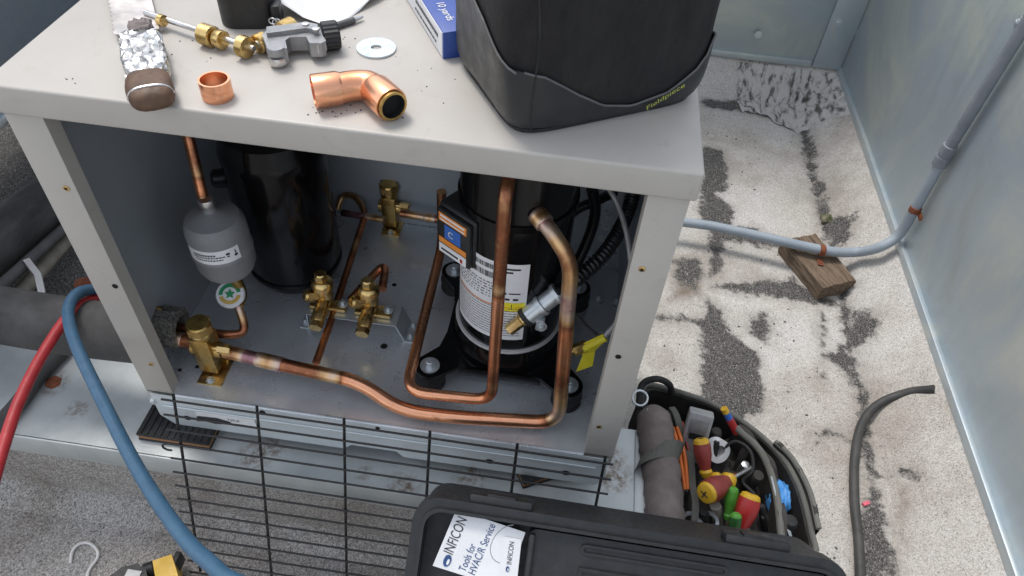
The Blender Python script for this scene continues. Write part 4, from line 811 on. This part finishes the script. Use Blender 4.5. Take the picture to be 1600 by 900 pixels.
m = MB(); q = pz(84, 598, ZC); m.lathe([(0, .0), (.012, .0), (.012, .003), (0, .004)], q, n=6); tag(mk('rusty_nut', m, 'rust'), 'rusty flat fastener on the curb below the grey pipe', 'fastener')
m = MB(); q = pz(108, 396, -.2); b = bmesh.new(); bmesh.ops.create_icosphere(b, subdivisions=2, radius=.02)
for v in b.verts: v.co = V((v.co.x*1.3, v.co.y, v.co.z*.5))*random.uniform(.85, 1.1)+V((q.x, q.y, ZG+.01))
tag(mk('terracotta_shard', m.bm(b), 'rust'), 'orange brown shard on dark ground behind the left post', 'debris')
# ------------------------------------------------------------------ wire guard
gd = thing('wire_guard', (W/2, -.1, -.29), 'black wire coil guard leaning against the cabinet front', 'wire guard')
g0 = V((0, -.022, .033)); g1 = V((0, -.128, -.292)); gx = [py(u, v, -.02).x for u, v in ((275, 625), (403, 640), (538, 657), (672, 676), (808, 698), (945, 718))]
gdv = (g1-g0).normalized(); GL = (g1-g0).length
for x in gx:
    mk('vertical_wire', MB().tube([V((x, g0.y, g0.z))-gdv*.006, V((x, g0.y, g0.z))+gdv*GL], .0021, 8), 'blackmetal', gd)
for i in range(14):
    p = g0+gdv*(.002+i*.0262)+V((0, -.0036, .001)); x0, x1 = gx[0]-.016, gx[-1]+.014+random.uniform(-.003, .004); pts = [V((x0, p.y, p.z)), V((x1, p.y, p.z))]
    if i == 3:
        hk = lambda x, s_: [V((x+s_*.010*math.sin(rad(a)), p.y, p.z))+gdv*(.006-.006*math.cos(rad(a))) for a in (0, 40, 80, 120, 160, 200)]
        pts = hk(x0, -1)[::-1]+hk(x1, 1)
    mk('horizontal_wire', MB().tube(pts, .0016, 8), 'blackmetal', gd)
# ------------------------------------------------------------------ hard case with leaflets
KO = py(650, 772, -.14); lean = rad(40); ev = V((0, -math.cos(lean), -math.sin(lean))); en = V((0, -math.sin(lean), math.cos(lean))); ex_ = V((1, -.01, 0)).normalized()
KW, KL, KT = .505, .40, .105
case = thing('hard_case', V((KO.x+KW/2, KO.y-.2, ZG)), 'open black plastic instrument case holding white leaflets', 'case')
fr = (KO-en*.0, ex_, ev, en)
def ring(po_, pi_, z0, z1, fr):
    o, a, b_, c = fr; n = len(po_); vs = [o+a*p[0]+b_*p[1]+c*z for q_, z in ((po_, z0), (po_, z1), (pi_, z1), (pi_, z0)) for p in q_]
    return vs, [[k*n+i, k*n+(i+1) % n, ((k+1) % 4)*n+(i+1) % n, ((k+1) % 4)*n+i] for k in range(4) for i in range(n)]
off = lambda pts, dx, dy: [(p[0]+dx, p[1]+dy) for p in pts]
m = MB(); m.add(*ring(rrect(KW, KL, .03, 6), off(rrect(KW-.024, KL-.024, .022, 6), .012, .012), -.03, 0, fr)); mk('rim', m, 'plastic', case, 25)
m = MB(); m.prism(off(rrect(KW-.006, KL-.006, .028, 6), .003, .003), -KT, -.030, fr); mk('shell', m, 'plastic', case, 25)
m = MB(); m.add(*ring(off(rrect(KW-.022, KL-.022, .022, 6), .011, .011), off(rrect(KW-.030, KL-.030, .02, 6), .015, .015), -.03, .004, fr)); mk('seal_lip', m, 'plastic', case, 25)
xd = .138
m = MB(); m.prism(off(rrect(KW-xd-.02, KL-.04, .01, 4), xd, .02), -.03, -.008, fr); mk('foam_insert', m, 'plastic', case, 25)
m = MB(); m.box(KO+ex_*(xd+.004)+ev*KL/2-en*.006, (.006, KL-.05, .012), .002, Matrix((ex_, ev, en)).transposed()); mk('divider', m, 'plastic', case)
Rk = Matrix((ex_, ev, en)).transposed()
for xx, ww in ((.10, .075), (.40, .075)):
    m = MB(); m.box(KO+ex_*xx-ev*.004-en*.016, (ww, .012, .026), .003, Rk); hn = mk('latch', m, 'plastic', case); m = MB(); m.box(KO+ex_*xx-ev*.0105-en*.014, (ww*.45, .004, .02), .001, Rk); mk('hinge_pin', m, 'blackmetal', hn)
m = MB(); m.add(*ring(rrect(.17, .012, .005, 4), off(rrect(.164, .006, .003, 4), .003, .003), -.008, -.0055, (KO+ex_*.2+ev*.028, ex_, ev, en))); mk('molded_slot', m, 'plastic', case)
m = MB(); m.add(*ring([(0, 0), (.2, .0), (.2, .09), (.035, .09), (0, .05)], [(.004, .004), (.196, .004), (.196, .086), (.037, .086), (.004, .049)], -.008, -.005, (KO+ex_*.2+ev*.055, ex_, ev, en))); mk('molded_outline', m, 'plastic', case, 20)
def card(corn, nm, z_, par):
    o_ = KO+en*z_; pts = [pp(u, v, o_, en) for u, v in corn]; m = MB(); m.add(pts+[p-en*.0006 for p in pts], [[0, 1, 2, 3], [7, 6, 5, 4]]+[[i, (i+1) % 4, 4+(i+1) % 4, 4+i] for i in range(4)]); return mk(nm, m, 'white', par, 0), pts
lf = thing('leaflet', KO, 'large white leaflet with blue logo and service lettering in the open case', 'leaflet')
c1_, pt = card([(713, 796), (821, 832), (790, 920), (676, 884)], 'sheet', -.009, lf)
e1 = (pt[0]-pt[3]).normalized(); e2 = en.cross(e1).normalized(); Lc = (pt[0]-pt[3]).length
at_ = lambda u, v, z_=-.009: pp(u, v, KO+en*z_, en)
text('lettering', 'INFICON', at_(707, 867), e1, e2, .0125, 'ink', lf, .0005, width=Lc*.62)
text('lettering', 'Tools for', at_(727, 894), e1, e2, .0095, 'navy', lf, .0005, width=Lc*.47)
text('lettering', 'HVAC/R Service', at_(742, 899), e1, e2, .0095, 'navy', lf, .0005, width=Lc*.88)
def logo(p, s_, par):
    pts = [(math.cos(rad(a))*s_*.5*(1.15 if 60 < a < 150 else 1), math.sin(rad(a))*s_*.8) for a in range(0, 360, 20)]; m = MB(); m.prism(pts, .0004, .0008, (p, e2*-1, e1, en)); mk('logo', m, 'navy', par, 0)
    m = MB(); m.prism([(x*.35+s_*.15, y*.5-s_*.1) for x, y in pts], .0009, .0011, (p, e2*-1, e1, en)); mk('logo_gap', m, 'white', par, 0)
logo(at_(699, 876), .009, lf)
m = MB(); ctr = at_(795, 850); m.tube([ctr+e1*.024*math.sin(rad(a))+ex_*.02*math.cos(rad(a)) for a in range(100, 290, 15)], .0006, 6); mk('printed_curl', m, 'greyins', lf)
lc = thing('small_card', KO, 'small white card with dark logo lettering lying over the leaflet', 'card')
c2_, pt2 = card([(787, 838), (815, 843), (806, 925), (776, 920)], 'sheet', -.0075, lc); e1 = (pt2[0]-pt2[3]).normalized(); e2 = en.cross(e1).normalized()
at2 = lambda u, v: pp(u, v, KO-en*.0075, en)
text('lettering', 'INFICON', at2(799, 882), e1, e2, .006, 'ink', lc, .0005, width=.026); logo(at2(793, 889), .004, lc)
# ------------------------------------------------------------------ open tool bag on the roof
RIM = -.10
tb = thing('open_tool_bag', (.85, .07, ZG), 'open dark canvas tool bag full of screwdrivers beside the curb', 'tool bag')
rimp = [pz(u, v, RIM) for u, v in ((1000, 640), (1006, 606), (1040, 606), (1095, 625), (1150, 655), (1200, 690), (1225, 720), (1250, 770), (1268, 830))]+[V((.975, -.045, RIM)), V((.90, -.05, RIM)), V((.80, -.05, RIM)), V((.755, -.045, RIM)), V((.752, .05, RIM))]
rs = spline(rimp+[rimp[0]], 6)[:-1]; cen = sum(rs, V((0, 0, 0)))/len(rs)
def bagwall(th, zt, zb, nm, mt):
    n = len(rs); m = MB(); vs = []
    for sc_, z in ((1.0, zb), (1.03, (zt+zb)/2), (1.0, zt)):
        for i, p in enumerate(rs): q_ = cen+(p-cen)*sc_; vs.append(V((q_.x, q_.y, z+(.003*math.sin(i*.35) if z == zt else 0))))
    for z, sc_ in ((zt, 1-th), (zb+.02, 1-th)):
        for i, p in enumerate(rs): q_ = cen+(p-cen)*sc_; vs.append(V((q_.x, q_.y, z+(.003*math.sin(i*.35) if z == zt else 0))))
    m.add(vs, [[k*n+i, k*n+(i+1) % n, (k+1)*n+(i+1) % n, (k+1)*n+i] for k in range(4) for i in range(n)]+[list(range(n))[::-1], [4*n+i for i in range(n)]]); return mk(nm, m, mt, tb, 60)
bagwall(.06, RIM, ZG+.001, 'body', 'canvas')
mk('rim_binding', MB().tube([V((p.x, p.y, RIM+.002+.003*math.sin(i*.35))) for i, p in enumerate(rs+[rs[0]])], .0045, 10, cap=False), 'webbing', tb)
# divider walls inside
def wallstrip(pts, z0, z1, th, nm, mt):
    P_ = spline(pts, 8); m = MB(); n = len(P_); vs = []
    for s_ in (-1, 1):
        for zz in (z0, z1):
            for i, p in enumerate(P_):
                t_ = (P_[min(i+1, n-1)]-P_[max(i-1, 0)]).normalized(); nn_ = V((-t_.y, t_.x, 0)); vs.append(V((p.x, p.y, zz+.006*math.sin(i*.7)))+nn_*th*s_)
    f_ = []
    for i in range(n-1): f_ += [[i, i+1, n+i+1, n+i], [2*n+i+1, 2*n+i, 3*n+i, 3*n+i+1], [n+i, n+i+1, 3*n+i+1, 3*n+i]]
    m.add(vs, f_); return mk(nm, m, mt, tb, 60)
wallstrip([pz(1150, 670, RIM), pz(1190, 710, RIM), pz(1212, 770, RIM), pz(1222, 850, RIM)], ZG+.03, RIM+.008, .0065, 'divider', 'canvas')
mk('divider_binding', MB().tube(spline([pz(1150, 668, RIM+.009), pz(1190, 708, RIM+.009), pz(1212, 768, RIM+.009), pz(1222, 850, RIM+.009)], 8), .0055, 10), 'webbing', tb)
wallstrip([pz(1176, 690, RIM), pz(1205, 740, RIM), pz(1222, 800, RIM), pz(1230, 850, RIM)], ZG+.03, RIM-.006, .003, 'divider', 'webbing')
wallstrip([pz(1048, 640, RIM), pz(1070, 700, RIM), pz(1082, 760, RIM), pz(1084, 830, RIM)], ZG+.03, RIM+.008, .005, 'divider', 'webbing')
# padded roll pouch
pr = spline([pz(1020, 640, -.09), pz(1026, 690, -.088), pz(1034, 745, -.088), pz(1038, 800, -.09), pz(1036, 850, -.1)], 8)
mk('padded_pouch', MB().tube(pr, lambda q: .0285*min(1, .5+q*6, .6+(1-q)*5)+.0010*math.sin(q*40)+.0008*math.sin(q*97), 24), 'taupe', tb, 80)
c_ = pz(1031, 718, -.09); m = MB(); wv = V((.006, .016, 0)); ar = [c_+V((.0315*math.cos(rad(a)), .010*math.cos(rad(a)), .031*math.sin(rad(a)))) for a in range(-25, 206, 11)]
for a_, b_ in zip(ar, ar[1:]):
    n_ = ((a_+b_)/2-c_).normalized()*.0012; m.add([a_-wv, b_-wv, b_+wv, a_+wv, a_-wv+n_, b_-wv+n_, b_+wv+n_, a_+wv+n_], [[0, 1, 2, 3], [7, 6, 5, 4], [0, 4, 5, 1], [2, 6, 7, 3]])
mk('pouch_strap', m, 'webbing', tb)
mk('carry_handle', MB().tube(spline([pz(998, 640, -.09), pz(1003, 602, -.07), pz(1025, 592, -.06), pz(1045, 600, -.07), pz(1050, 615, -.095)], 8), .0055, 10), 'rubber', tb)
m = MB(); m.tube([pz(1000, 622, -.075)+V((.012*math.cos(rad(a)), .012*math.sin(rad(a)), .004*math.sin(rad(a)))) for a in range(0, 361, 24)], .0022, 8); mk('clip_ring', m, 'bright', tb)
m = MB(); m.box(pz(1016, 645, -.068), (.010, .016, .003), .001); mk('zip_pull', m, 'bright', tb)
# tools
def screwdriver(uv0, uv1, z1, r, mh, mc, lab, L_=.085, cat='screwdriver', z0=None):
    """uv1 = top end of handle at height z1, uv0 = lower end of the handle"""
    a_ = pz(*uv1, z1); b_ = pz(*uv0, z1-.035 if z0 is None else z0); d_ = (b_-a_).normalized(); L_ = (b_-a_).length
    t = thing('screwdriver', b_, lab, cat, 'screwdrivers in the open bag')
    m = MB(); m.lathe([(r*.55, -.001), (r*.86, .001), (r*.97, L_*.10)], a_, d_, 24); mk('end_cap', m, mc, t)
    m = MB(); m.lathe([(r*.97, L_*.10), (r*1.05, L_*.25), (r*1.0, L_*.45), (r*.72, L_*.7), (r*.62, L_*.8)], a_, d_, 24, jag=lambda i, j: 1.0+(.03 if (i//2) % 2 else -.03)); mk('handle', m, mh, t)
    m = MB(); m.lathe([(r*.62, L_*.79), (r*.80, L_*.86), (r*.55, L_*1.0)], a_, d_, 20); mk('collar', m, mc, t)
    e_ = b_+d_*.055; e_.z = max(e_.z, ZG+.03); mk('shaft', MB().tube([b_-d_*.004, e_], .003, 10), 'steel', t)
    if mc == 'yellow':
        ex2, ey2, ez2 = frame(-d_); m = MB(); m.prism([(-r*.4, -r*.06), (r*.4, -r*.06), (r*.4, r*.06), (-r*.4, r*.06)], .0012, .0016, (a_, ex2, ey2, ez2)); m.prism([(-r*.06, -r*.4), (r*.06, -r*.4), (r*.06, r*.4), (-r*.06, r*.4)], .0017, .0020, (a_, ex2, ey2, ez2)); mk('cross_mark', m, 'ink', t)
    return t
screwdriver((1104, 745), (1095, 686), -.05, .0125, 'maroon', 'yellow', 'dark red and yellow screwdriver standing upright by the grey meter', z0=-.09)
screwdriver((1143, 748), (1101, 772), -.055, .0165, 'maroon', 'yellow', 'stout dark red screwdriver with large yellow end lying across the others', z0=-.075)
screwdriver((1153, 838), (1174, 772), -.06, .0155, 'red', 'yellow', 'bright red and yellow screwdriver beside the green handles', z0=-.10)
screwdriver((1137, 812), (1145, 762), -.065, .0095, 'green', 'green', 'green handled nut driver standing behind the other green one', z0=-.10)
screwdriver((1146, 842), (1150, 803), -.06, .0085, 'dgreen', 'green', 'dark green nut driver with bright green end', z0=-.09)
screwdriver((1128, 755), (1116, 748), -.085, .011, 'yellow', 'yellow', 'yellow screwdriver end half buried under the stout one', z0=-.11)
m = MB(); a_, b_ = pz(1152, 742, -.08), pz(1135, 752, -.09); tag(mk('red_probe', m.tube([a_, b_], .0035, 12), 'red'), 'small red probe tip between the screwdriver handles', 'probe')
mt = thing('clamp_meter', pz(1085, 665, -.10), 'grey clamp meter with dark display standing in the open bag', 'meter')
R = Matrix.Rotation(rad(-8), 3, 'Z') @ Matrix.Rotation(rad(-28), 3, 'X'); c_ = pz(1086, 680, -.085)
m = MB(); m.box(c_, (.038, .022, .085), .003, R); mk('body', m, 'greyins', mt); m = MB(); m.box(c_+R@V((0, -.0118, .018)), (.028, .002, .03), .0006, R); mk('face', m, 'castgrey', mt); m = MB(); m.box(c_+R@V((0, -.0132, .004)), (.022, .001, .010), 0, R); mk('display', m, 'hole', mt)
rr_ = thing('tape_roll', pz(1118, 700, -.12), 'white tape roll half hidden behind the screwdrivers', 'tape'); c_ = pz(1120, 703, -.105); m = MB(); m.lathe([(.010, -.008), (.019, -.008), (.019, .008), (.010, .008), (.010, -.008)], c_, (.3, -.6, .5), 28); mk('roll', m, 'white', rr_)
pl_ = thing('pliers', pz(1060, 700, -.12), 'pliers with orange handles tucked along the bag pocket', 'pliers')
for dx_ in (0, 7): mk('handle', MB().tube(spline([pz(1051+dx_, 668, -.085), pz(1058+dx_, 690, -.08), pz(1064+dx_, 720, -.085), pz(1070+dx_*.6, 765, -.10)], 6), .0030, 10), 'orangeh', pl_)
mk('jaw', MB().tube([pz(1072, 765, -.11), pz(1076, 800, -.16)], .006, 8), 'steel', pl_)
rp = thing('small_driver', pz(1140, 655, -.12), 'red and blue ended driver clipped at the outer bag pocket', 'screwdriver'); a_, b_ = pz(1131, 638, -.06), pz(1151, 676, -.10); d_ = b_-a_
mk('tip', MB().tube([a_, a_+d_*.18], .0055, 14), 'yellow', rp); mk('band', MB().tube([a_+d_*.18, a_+d_*.42], .0058, 14), 'bluep', rp); mk('handle', MB().tube([a_+d_*.42, b_], .0062, 14), 'red', rp)
gl = MB(); b = bmesh.new(); bmesh.ops.create_icosphere(b, subdivisions=4, radius=1); c_ = pz(1216, 784, -.118)
for v in b.verts: q_ = v.co.copy(); f_ = 1+.45*mnoise.noise(q_*1.6+V((3, 1, 7)))+.30*mnoise.noise(q_*4.2); v.co = V((q_.x*.015*f_, q_.y*.034*f_, q_.z*.030*f_))+c_
tag(mk('nitrile_gloves', gl.bm(b), 'glove', None, 180), 'crumpled bright blue glove bundle in the side pocket', 'gloves')
wr = thing('adjustable_wrench', pz(1100, 820, -.14), 'chrome wrench heads shining at the bag front pocket', 'wrench')
for u, v, s_ in ((1078, 815, 1), (1108, 815, 1.0), (1100, 835, .8)):
    c_ = pz(u, v, -.10); m = MB(); m.tube([c_+V((.012*s_*math.cos(rad(a)), .010*s_*math.sin(rad(a)), .006*math.sin(rad(a)))) for a in range(-40, 230, 18)], .0034, 4); mk('jaw', m, 'bright', wr)
mk('shank', MB().tube([pz(1095, 830, -.105), pz(1090, 842, -.2)], .006, 8), 'bright', wr)
wo = MB(); a_, b_ = pz(1118, 790, -.085), pz(1122, 835, -.15); wo.tube([a_, b_], .009, 6); tag(mk('wooden_stick', wo, 'tan'), 'pale wooden stick end standing between handles', 'stick')
sw2 = MB(); sw2.tube(spline([pz(1205, 745, -.085), pz(1216, 790, -.09), pz(1226, 830, -.1), pz(1230, 850, -.12)], 6), .0016, 6); tag(mk('feeler_blade', sw2, 'bright'), 'thin bright steel strip beside the blue gloves', 'blade')
# dark cloth heap inside the bag so nothing floats
b = bmesh.new(); bmesh.ops.create_grid(b, x_segments=40, y_segments=40, size=.5); 
for v in b.verts:
    x_, y_ = .765+(v.co.x+.5)*.185, -.035+(v.co.y+.5)*.19; v.co = V((x_, y_, -.142+.030*mnoise.noise(V((x_*28, y_*28, 1)))+.014*mnoise.noise(V((x_*75, y_*75, 4)))))
tag(mk('cloth_rag', MB().bm(b), 'canvas', None, 180), 'dark crumpled rag filling the bottom of the open bag', 'rag')
# ------------------------------------------------------------------ conduit, wood block, hose and bits at the right
CYW = .822; zc2 = ZG+.062
cn = thing('electrical_conduit', pz(1280, 392, zc2), 'pale grey plastic conduit running along the roof and up the wall', 'conduit')
p_ = [pz(1040, 344, zc2-.01), pz(1150, 361, zc2-.005), pz(1282, 390, zc2), pz(1335, 394, zc2)]
u1, u2, u3 = px(1398, 374, 1.318), px(1476, 243, 1.318), px(1620, 10, 1.318); start = V((.10, p_[0].y+.02, ZG+.012))
mk('lower_run', MB().tube(spline([start]+p_+[px(1375, 386, 1.285), px(1405, 366, 1.316), px(1430, 325, 1.318), u2], 10), .0112, 20), 'pvc', cn)
mk('riser', MB().tube([u2-(u3-u2).normalized()*.0, u3, V((1.318, u3.y, .95))], .0112, 20), 'pvcdark', cn)
dd = (u3-u2).normalized(); m = MB(); m.lathe([(.0112, -.026), (.0145, -.025), (.0145, -.003), (.0135, -.002), (.0135, .002), (.0145, .003), (.0145, .025), (.0112, .026)], u2, dd, 24); mk('coupling', m, 'pvcdark', cn)
q = px(1430, 327, 1.318); m = MB(); dq = (u2-q).normalized(); m.lathe([(.0112, -.006), (.0125, -.006), (.0125, .006), (.0112, .006)], q, dq, 22); m.box(q+V((.008, -.018, -.004)), (.004, .018, .012), .001); mk('wall_strap', m, 'rust', cn)
bl = thing('timber_block', pz(1280, 415, ZG), 'weathered timber block supporting the grey conduit on the roof', 'timber')
tA, tB, tC = pz(1240, 425, ZG+.04), pz(1338, 445, ZG+.04), pz(1220, 370, ZG+.04)
c1_, c2_, c3_ = pz(1223, 376, ZG+.04), pz(1262, 352, ZG+.04), pz(1285, 450, ZG+.04); dL = (c3_-c1_).normalized(); dW = V((-dL.y, dL.x, 0)); 
if dW.dot(c2_-c1_) < 0: dW = -dW
LL = (c3_-c1_).length; R = Matrix((dW, dL, Z)).transposed(); m = MB(); wd = .092
b = bmesh.new(); bmesh.ops.create_cube(b, size=1); bmesh.ops.subdivide_edges(b, edges=b.edges[:], cuts=7, use_grid_fill=True)
cw = c1_+dL*LL/2+dW*wd/2
me_ = None
for v in b.verts:
    q_ = v.co; v.co = V((q_.x*wd+random.uniform(-.0012, .0012), q_.y*LL+random.uniform(-.002, .002), q_.z*.04+random.uniform(-.001, .001)))
blk = MB().bm(b); o = mk('block', blk, 'wood', bl, 40); o.location = V((cw.x, cw.y, ZG))-bl.location; o.rotation_euler = (0, 0, math.atan2(-dW.y, dW.x)*-1)
q = pz(1284, 391, zc2); m = MB(); m.lathe([(.0113, -.006), (.0128, -.006), (.0128, .006), (.0113, .006)], q, (p_[3]-p_[2]).normalized(), 20); m.box(q+V((0, -.02, -.0185)), (.013, .022, .002), .0005); st_ = mk('pipe_strap', m, 'rust', cn); bolt('screw', q+V((0, -.024, -.0175)), .003, 'rust', st_, wash=0, h=.4)
def rock(name, p, d, mt, lab, seed):
    r_ = random.Random(seed); b = bmesh.new(); bmesh.ops.create_icosphere(b, subdivisions=3, radius=.5)
    for v in b.verts: f_ = 1+.2*math.sin(v.co.x*9+seed)*math.cos(v.co.y*8)+r_.uniform(-.06, .06); v.co = V((v.co.x*d[0]*f_, v.co.y*d[1]*f_, v.co.z*d[2]*f_+d[2]*.35))+p
    return tag(mk(name, MB().bm(b), mt, None, 30), lab, 'debris')
rock('moss_clump', pz(1292, 346, ZG), (.04, .035, .022), 'stone', 'small mossy clump behind the timber block', 2)
simple('hose_offcut', [pz(1460, 608, ZG+.085), pz(1420, 613, ZG+.05), pz(1375, 630, ZG+.022), pz(1348, 660, ZG+.012), pz(1336, 710, ZG+.011), pz(1335, 780, ZG+.011), pz(1342, 850, ZG+.011), pz(1346, 960, ZG+.011)], .0085, 'hoseblack', 'stiff black cable offcut curving across the white roof', 'cable', 12, 16)
m = MB(); q = pz(1352, 788, ZG); m.box(q+Z*.003, (.014, .007, .005), .001, Matrix.Rotation(.5, 3, 'Z')); tag(mk('plastic_scrap', m, 'pink'), 'tiny pink scrap beside the black cable offcut', 'scrap')
m = MB()
for _ in range(300):
    u, v = random.uniform(1020, 1400), random.uniform(100, 880); p = pz(u, v, ZG)
    if p.x > 1.21 or p.y > 1.48 or p.x < .78: continue
    r_ = random.choice((.0008, .001, .0014, .002)); m.box(p+Z*r_*.4, (r_*2*random.uniform(.6, 1.5), r_*1.5, r_), 0, Matrix.Rotation(random.random()*3, 3, 'Z'))
g_ = mk('roof_grit', m, 'cable', None, 0); g_['kind'] = 'stuff'; g_['label'] = 'loose grit and crumbs scattered on the white roof'
# ------------------------------------------------------------------ bottom-left: wire hook and yellow tool
hk = [(110, 880), (113, 862), (124, 850), (140, 849), (152, 860), (152, 872), (142, 886), (137, 900), (140, 925), (150, 945)]
zh = -.085-.04
hp = [pz(u, v, ZG+.003) for u, v in hk]; tag(mk('wire_hook', MB().tube(spline(hp, 6), .0025, 10), 'wirewhite'), 'bent white wire hook lying on the grey roof', 'hook')
yt2 = thing('power_tool', pz(225, 895, ZG+.02), 'black tool body with a scuffed yellow end at the grey roof', 'tool')
a_ = pz(170, 912, ZG+.03); b_ = pz(226, 892, ZG+.03); m = MB(); pts = [pz(u, v, ZG+.05) for u, v in ((165, 905), (190, 886), (215, 880), (228, 890), (236, 930), (170, 940))]
m.add(pts+[V((p.x, p.y, ZG+.002)) for p in pts], [list(range(6)), list(range(11, 5, -1))]+[[i, (i+1) % 6, 6+(i+1) % 6, 6+i] for i in range(6)]); mk('body', m, 'plastic', yt2, 25)
m = MB(); pts = [pz(u, v, ZG+.053) for u, v in ((238, 876), (268, 866), (280, 905), (245, 915))]; m.add(pts+[V((p.x, p.y, ZG+.002)) for p in pts], [[0, 1, 2, 3], [7, 6, 5, 4]]+[[i, (i+1) % 4, 4+(i+1) % 4, 4+i] for i in range(4)]); mk('yellow_end', m, 'yellow', yt2, 25)
m = MB(); m.box(pz(277, 880, ZG+.03), (.010, .028, .03), .003); mk('black_bumper', m, 'plastic', yt2); m = MB(); m.tube([pz(226, 893, ZG+.03), pz(240, 888, ZG+.03)], .012, 14); mk('neck', m, 'plastic', yt2)
m = MB(); m.box(pz(208, 897, ZG+.0515), (.022, .012, .001), 0); mk('grey_label', m, 'greyins', yt2)

# dark grips crowding the bag
for i, (u0, v0, u1, v1, rr2, mt2, lb2_) in enumerate(((1120, 690, 1108, 740, .006, 'rubber', 'black plier grip behind the upright red screwdriver'), (1165, 700, 1150, 735, .007, 'canvas', 'dark cloth grip beside the red probe tip'),
        (1100, 800, 1104, 836, .008, 'rubber', 'black ribbed grip among the wrench heads'), (1168, 830, 1160, 856, .007, 'plastic', 'black tool grip below the red screwdriver'), (1190, 790, 1196, 840, .006, 'rubber', 'black tool grip against the bag divider'))):
    a_, b_ = pz(u0, v0, -.085), pz(u1, v1, -.14); t = thing('tool_grip', b_, lb2_, 'tool'); mk('grip', MB().tube([a_, a_.lerp(b_, .1), a_.lerp(b_, .6), b_], lambda q, r0=rr2: r0*(.7+.3*min(1, q*8))*(1-.25*q), 12), mt2, t); mk('shank', MB().tube([b_, b_+(b_-a_)*.6], .003, 8), 'steel', t)
# wrinkled aluminium flashing in the corner
b = bmesh.new(); bmesh.ops.create_grid(b, x_segments=60, y_segments=60, size=.5); k4 = [pz(1196, 145, ZG), pz(1262, 190, ZG), V((1.325, 1.40, 0)), V((1.318, 1.556, 0)), ]; k4 = [V((1.03, 1.44, 0)), V((1.19, 1.33, 0)), V((1.325, 1.33, 0)), V((1.09, 1.553, 0))]; k4[2] = V((1.328, 1.40, 0)); q5 = V((1.326, 1.556, 0))
for v in b.verts:
    s_, t_ = v.co.x+.5, v.co.y+.5; p = (V((1.06, 1.43, 0))*(1-s_)+V((1.328, 1.33, 0))*s_)*(1-t_)+(V((1.04, 1.557, 0))*(1-s_)+V((1.329, 1.557, 0))*s_)*t_
    ed = min(s_, 1-s_, t_, 1-t_); p = p+V((.016*math.sin(t_*17+s_*5)+.006*math.sin(t_*51), .020*math.sin(s_*9+t_*4)+.007*math.sin(s_*43), 0))*(1 if .02 < s_ < .98 and t_ < .97 else 0)
    p.x = min(p.x, 1.329); p.y = min(p.y, 1.557)
    z = ZG+max(min(1, max(0, (p.x-1.225)/.108)), min(1, max(0, (p.y-1.50)/.063)))*.1
    v.co = V((p.x, p.y, z+.0012+min(1, ed*8)*(.0035*abs(math.sin(s_*23+3*math.sin(t_*7)))+.003*abs(math.sin(t_*19+s_*11)))))
M['torn'] = pm('crinkled_silver_coating', (.10, .092, .084), (.46, .445, .425), 26, .7, .85, 0, bump=1, bsc=70, stretch=(2.4, .8, 1), lo=.38, hi=.50)
cfz = tag(mk('corner_flashing', MB().bm(b), 'torn', None, 180), 'crinkled silver-coated flashing patch in the parapet corner', 'flashing')

# filled outer pocket and loose kit in the bag
def kit(name, lab, cat, pts, r0, mt2, n=12): return tag(mk(name, MB().tube(spline(pts, 8), r0, n), mt2), lab, cat)
kit('coiled_lead', 'black test lead looping over the tools in the bag', 'cable', [pz(1130, 700, -.10), pz(1150, 690, -.085), pz(1172, 705, -.08), pz(1176, 735, -.09), pz(1160, 752, -.10), pz(1180, 775, -.095), pz(1192, 812, -.10)], .0028, 'rubber')
kit('coiled_lead', 'red test lead end looping beside the grey meter', 'cable', [pz(1066, 660, -.10), pz(1072, 690, -.09), pz(1080, 720, -.10), pz(1078, 745, -.12)], .0024, 'maroon')
kit('steel_rule', 'narrow steel rule standing in the outer pocket', 'ruler', [pz(1222, 800, -.09), pz(1236, 842, -.11), pz(1244, 870, -.15)], .0030, 'steel', 4)
for i, (u, v, r0, mt2, lb2_) in enumerate(((1236, 812, .012, 'rubber', 'black round grip in the outer pocket below the blue gloves'), (1186, 742, .010, 'canvas', 'rolled dark cloth against the bag divider'), (1120, 672, .009, 'canvas', 'dark pouch end beside the grey meter'), (1165, 725, .007, 'steel', 'steel socket end among dark grips'))):
    a_ = pz(u, v, -.092); m = MB(); m.lathe([(r0*.35, 0), (r0*.8, -.001), (r0, -.006), (r0, -.03), (r0*.8, -.06), (0, -.075)], a_, (.12*math.sin(i*2), .12*math.cos(i*3), 1), 18, jag=lambda i_, j_: 1.03 if i_ % 2 else .98); tag(mk('tool_end', m, mt2), lb2_, 'tool')
ow = [pz(1205, 694, RIM+.006), pz(1232, 722, RIM+.008), pz(1258, 772, RIM+.008), pz(1272, 830, RIM+.006)]
wallstrip([p+V((.005, .002, 0)) for p in ow], ZG+.01, RIM+.012, .003, 'outer_flap', 'canvas')
mk('flap_binding', MB().tube(spline([p+V((.005, .002, .006)) for p in ow], 8), .0042, 8), 'webbing', tb)
for k in range(5):
    t_ = .12+.18*k; p = rs[int(t_*len(rs)*.55)+8 if int(t_*len(rs)*.55)+8 < len(rs) else -1]; q_ = cen+(p-cen)*1.045
    m = MB(); d_ = (p-cen).normalized(); m.box(V((q_.x, q_.y, -.17)), (.024, .006, .10), .002, Matrix.Rotation(math.atan2(d_.x, -d_.y), 3, 'Z')); mk('outer_pocket', m, 'taupe', tb)
